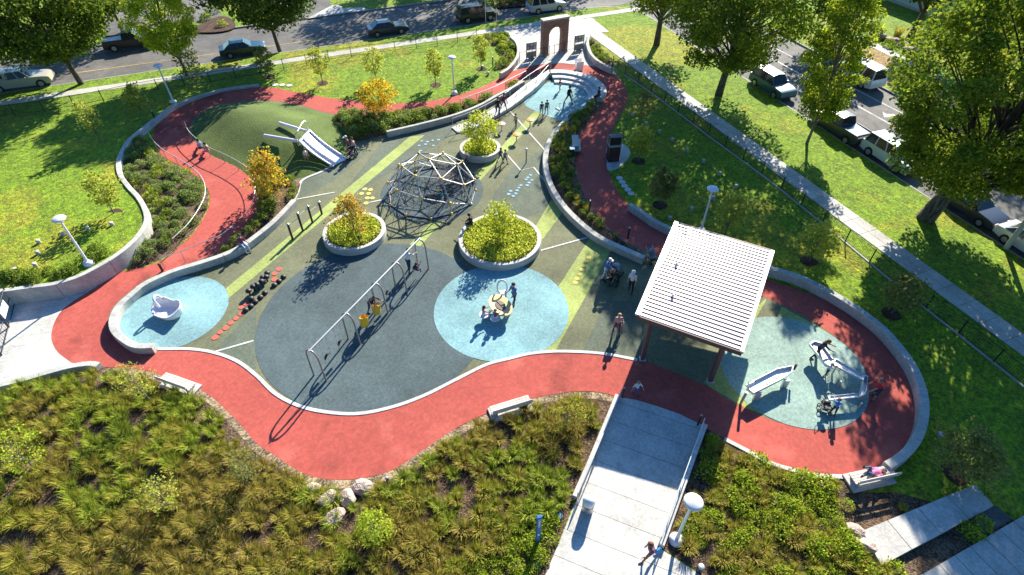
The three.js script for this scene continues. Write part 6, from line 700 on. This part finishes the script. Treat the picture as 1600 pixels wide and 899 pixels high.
// ---------- strollers ----------
function stroller(label, p, turn, cloth, canopy) { const t = thing('stroller', label, 'stroller', [p[0], .02, p[1]], turn, 'strollers'); for (const x of [-.24, .24]) for (const z of [-.3, .34]) { const w = mesh('wheel', new THREE.TorusGeometry(.11, .03, 6, 16), M.tyre, t); w.rotation.y = Math.PI / 2; w.position.set(x, .13, z); } for (const x of [-.24, .24]) { mesh('frame_tube', bar([x, .14, .34], [x, 1.02, -.5], .016, 5), M.galv, t); mesh('frame_tube', bar([x, .14, -.3], [x, .62, .05], .016, 5), M.galv, t); } mesh('handle', bar([-.24, 1.02, -.5], [.24, 1.02, -.5], .022, 6), M.black, t); mesh('seat', (() => { const g = join([box(.42, .08, .4, 0, .45, .1, .03), (() => { const b = box(.42, .5, .06, 0, .25, 0, .02); b.rotateX(-.5); b.translate(0, .47, -.08); return b; })()]); return g; })(), cloth, t); const cg = new THREE.SphereGeometry(.3, 16, 8, 0, 6.2832, 0, 1.3); cg.scale(.85, .8, 1); cg.rotateX(-.4); cg.translate(0, .72, -.1); mesh('canopy', cg, canopy, t); mesh('basket', box(.36, .14, .4, 0, .24, 0, .03), M.black, t); return t; }
stroller('dark stroller in the group of people by the lime stripe', [6.23,-26.62], 2.2, M.black, M.black); stroller('stroller with a pale blue canopy beside the adult in blue', [6.59,-27.27], 2.2, M.black, mat(.25, .38, .55, { side: THREE.DoubleSide })); stroller('grey stroller parked at the end of the eastern wall', [9.06,-28.63], .4, mat(.2, .2, .23), mat(.22, .22, .25, { side: THREE.DoubleSide })); stroller('small stroller beside the lower water channel', [15.86,-17.06], 1.2, M.black, M.black).scale.setScalar(.8); stroller('dark stroller at the foot of the slide', [-13.03,-41.41], -1.0, mat(.1, .03, .06), M.black);
{ const p = [4.21,-49.69], t = thing('kick_scooter', 'small white scooter lying on the blue stage', 'scooter', [p[0], .04, p[1]], .6); mesh('deck', box(.12, .04, .55, 0, .06, 0, .015), M.plasticWhite, t); mesh('steering_tube', bar([0, .06, .28], [0, .62, .2], .02, 6), M.galv, t); mesh('handlebar', bar([-.18, .62, .2], [.18, .62, .2], .018, 6), M.black, t); for (const z of [-.28, .3]) { const w = mesh('wheel', new THREE.TorusGeometry(.045, .016, 6, 12), M.tyre, t); w.rotation.y = Math.PI / 2; w.position.set(0, .06, z); } }
// ---------- vehicles ----------
function car(label, category, p, turn, kind, rgb, y = G0 + .004) {
  const t = thing('parked_' + (kind === 'pickup' ? 'pickup' : kind === 'van' ? 'van' : 'car'), label, category, [p[0], y, p[1]], turn, 'vehicles on the streets'), pm = new THREE.MeshPhysicalMaterial({ roughness: .35, metalness: .1, clearcoat: .4, clearcoatRoughness: .12 }); pm.color.setRGB(...rgb);
  const K = { sedan: { L: 4.6, W: 1.78, belt: .92, roof: 1.44, hood: .82, cab: [-1.95, 1.0], top: [-1.15, .25], wb: 1.38, wr: .32, deck: .9 }, suv: { L: 4.7, W: 1.86, belt: 1.05, roof: 1.76, hood: 1.0, cab: [-2.28, 1.05], top: [-2.05, .45], wb: 1.42, wr: .37, deck: 1.05 }, van: { L: 5.0, W: 1.95, belt: 1.1, roof: 2.0, hood: 1.05, cab: [-2.42, 1.75], top: [-2.3, .95], wb: 1.55, wr: .35, deck: 1.1 }, pickup: { L: 5.4, W: 1.86, belt: 1.08, roof: 1.74, hood: 1.02, cab: [-.75, 1.15], top: [-.6, .5], wb: 1.75, wr: .38, deck: 1.05 } }[kind], hl = K.L / 2, g0 = .3;
  const s = new THREE.Shape(); s.moveTo(-hl, g0 + .12); s.lineTo(-K.wb - K.wr - .06, g0); s.absarc(-K.wb, K.wr, K.wr + .06, Math.PI, 0, true); s.lineTo(K.wb - K.wr - .06, g0); s.absarc(K.wb, K.wr, K.wr + .06, Math.PI, 0, true); s.lineTo(hl - .06, g0 + .05); s.lineTo(hl, .55); s.lineTo(hl - .08, K.hood - .12); s.quadraticCurveTo(hl - .3, K.hood, K.cab[1], K.belt - .02); s.lineTo(K.cab[1] - .2, K.belt); s.lineTo(Math.max(K.cab[0], -hl + .05), K.belt); if (kind === 'sedan' || kind === 'pickup') s.lineTo(-hl + .1, K.deck); s.lineTo(-hl, K.deck - .25); s.closePath();
  const b = .07, eg = new THREE.ExtrudeGeometry(s, { depth: K.W - 2 * b, bevelEnabled: true, bevelSize: b * .7, bevelThickness: b, bevelSegments: 3, curveSegments: 10 }); eg.translate(0, 0, -(K.W - 2 * b) / 2); mesh('body', eg, pm, t);
  const wB = K.W / 2 - .06, wT = K.W / 2 - .26, c = [[K.cab[0], K.belt - .03], [K.cab[1], K.belt - .03], [K.top[1], K.roof], [K.top[0], K.roof]], P = (i, sd, k = 0) => [c[i][0], c[i][1], sd * ((i < 2 ? wB : wT) + k)];
  const faces = []; const Q = (a, bb, cc, d) => { const g = new THREE.BufferGeometry(); g.setAttribute('position', new THREE.Float32BufferAttribute([...a, ...bb, ...cc, ...d], 3)); g.setAttribute('uv', new THREE.Float32BufferAttribute([0, 0, 1, 0, 1, 1, 0, 1], 2)); g.setIndex([0, 1, 2, 0, 2, 3]); g.computeVertexNormals(); return g; };
  const crown = K.roof + .05; const roofG = [Q(P(3, 1), P(2, 1), [c[2][0] - .1, crown, 0], [c[3][0] + .1, crown, 0]), Q([c[3][0] + .1, crown, 0], [c[2][0] - .1, crown, 0], P(2, -1), P(3, -1))]; mesh('roof', mergeGeometries(roofG), new THREE.MeshPhysicalMaterial({ ...{}, color: pm.color, roughness: .35, metalness: .1, clearcoat: .4, side: THREE.DoubleSide }), t);
  mesh('cabin', mergeGeometries([Q(P(0, 1), P(1, 1), P(2, 1), P(3, 1)), Q(P(1, -1), P(0, -1), P(3, -1), P(2, -1)), Q(P(1, 1), P(1, -1), P(2, -1), P(2, 1)), Q(P(0, -1), P(0, 1), P(3, 1), P(3, -1))]), pm, t);
  const mix = (a, bb, u) => a.map((v, i) => v + (bb[i] - v) * u), pane = (a, bb, cc, d, n, m = .1) => { const off = q => q.map((v, i) => v + n[i] * .012); const ce = [0, 1, 2].map(i => (a[i] + bb[i] + cc[i] + d[i]) / 4); mesh('window', Q(...[a, bb, cc, d].map(q => off(mix(q, ce, m)))), M.glass, t); };
  for (const sd of [1, -1]) { const n = [0, .25, sd], parts = kind === 'pickup' ? 2 : kind === 'sedan' ? 2 : 3; for (let i = 0; i < parts; i++) { const u0 = i / parts, u1 = (i + 1) / parts; const a = mix(P(0, sd), P(1, sd), u0), bb = mix(P(0, sd), P(1, sd), u1), cc = mix(P(3, sd), P(2, sd), u1), d = mix(P(3, sd), P(2, sd), u0); sd > 0 ? pane(a, bb, cc, d, n, .12) : pane(bb, a, d, cc, n, .12); } }
  pane(P(1, 1), P(1, -1), P(2, -1), P(2, 1), [.8, .5, 0], .09); pane(P(0, -1), P(0, 1), P(3, 1), P(3, -1), [-.9, .3, 0], .12);
  for (const x of [-K.wb, K.wb]) for (const sd of [1, -1]) { const wg = new THREE.CylinderGeometry(K.wr, K.wr, .22, 20); wg.rotateX(Math.PI / 2); const w = mesh('wheel', wg, M.tyre, t); w.position.set(x, K.wr, sd * (K.W / 2 - .1)); const rg = new THREE.CylinderGeometry(K.wr * .62, K.wr * .55, .235, 14); rg.rotateX(Math.PI / 2); mesh('rim', rg, M.rim, w); }
  for (const sd of [1, -1]) { mesh('headlight', box(.1, .14, .36, hl - .05, .68, sd * (K.W / 2 - .3), .03), M.head, t); mesh('tail_light', box(.06, .2, .24, -hl + .0, .78, sd * (K.W / 2 - .2), .02), M.tail, t); mesh('mirror', box(.12, .12, .2, K.cab[1] - .35, K.belt + .08, sd * (K.W / 2 + .08), .03), pm, t); }
  mesh('bumper', box(.12, .18, K.W - .1, hl - .02, .42, 0, .05), M.black, t); mesh('bumper', box(.12, .18, K.W - .1, -hl + .02, .45, 0, .05), M.black, t);
  if (kind === 'pickup') { for (const sd of [1, -1]) mesh('bed_side', box(hl - .8, .12, .08, -(hl + .85) / 2 + .02, K.deck + .08, sd * (K.W / 2 - .06), .02), pm, t); mesh('bed_floor', box(hl - .9, .02, K.W - .3, -(hl + .85) / 2, K.deck + .012, 0), M.black, t); mesh('tailgate', box(.06, .14, K.W - .2, -hl + .12, K.deck + .08, 0, .02), pm, t); }
  if (kind === 'suv' || kind === 'van') for (const sd of [1, -1]) mesh('roof_rail', bar([c[3][0] + .25, K.roof + .05, sd * (wT - .06)], [c[2][0] - .15, K.roof + .05, sd * (wT - .06)], .02, 5), M.galv, t);
  return t; }
const tN = -Math.atan2(dN[1], dN[0]), tE = -Math.atan2(dE[1], dE[0]);
{ const c = car('beige pickup with a canopy over its bed at the left edge of the north street', 'pickup', [-47.77,-54.75], tN, 'pickup', [.42, .38, .28]); const pm = c.children[0].material; mesh('canopy_shell', (() => { const g = box(2.0, .62, 1.62, -1.72, 1.42, 0, .09); return g; })(), pm, c); for (const z of [.815, -.815]) mesh('canopy_window', box(1.4, .34, .02, -1.72, 1.46, z), M.glass, c); }
car('black pickup in the far lane beside the lime green tree', 'pickup', [-41.69,-64.68], tN + Math.PI * 0, 'pickup', [.012, .012, .014]);
car('dark green sedan under the dark spreading tree', 'car', [-28.86,-62.74], tN, 'sedan', [.015, .035, .04]);
car('dark blue sedan driving along the north street', 'car', [-14.27,-68.63], tN, 'sedan', [.012, .02, .045]);
car('black sport utility vehicle next to the tall white pole', 'car', [-4.24,-72.96], tN, 'suv', [.012, .012, .014]);
car('silver sport utility vehicle at the top behind the arch', 'car', [4.21,-76.07], tN, 'suv', [.42, .45, .48]);
car('teal green car under the big spreading tree', 'car', [25.01,-53.77], tE, 'suv', [.02, .10, .12]);
car('white van in the far lane beside the dry verge', 'van', [34.2,-56.05], tE + Math.PI, 'van', [.70, .70, .72]);
car('dark pickup parked behind the slim upright tree', 'pickup', [28.16,-45.69], tE + Math.PI, 'pickup', [.03, .04, .045]);
car('white roofed sport utility vehicle parked by the verge', 'car', [30.41,-40.92], tE, 'suv', [.55, .60, .60]);
car('pale car cut off by the right edge with red tail lights', 'car', [34.59,-29.67], tE, 'sedan', [.55, .55, .53]);
car('dark parked car in the shade of the huge tree', 'car', [32.97,-34.09], tE, 'sedan', [.03, .035, .05]);
renderer.render(scene, camera);
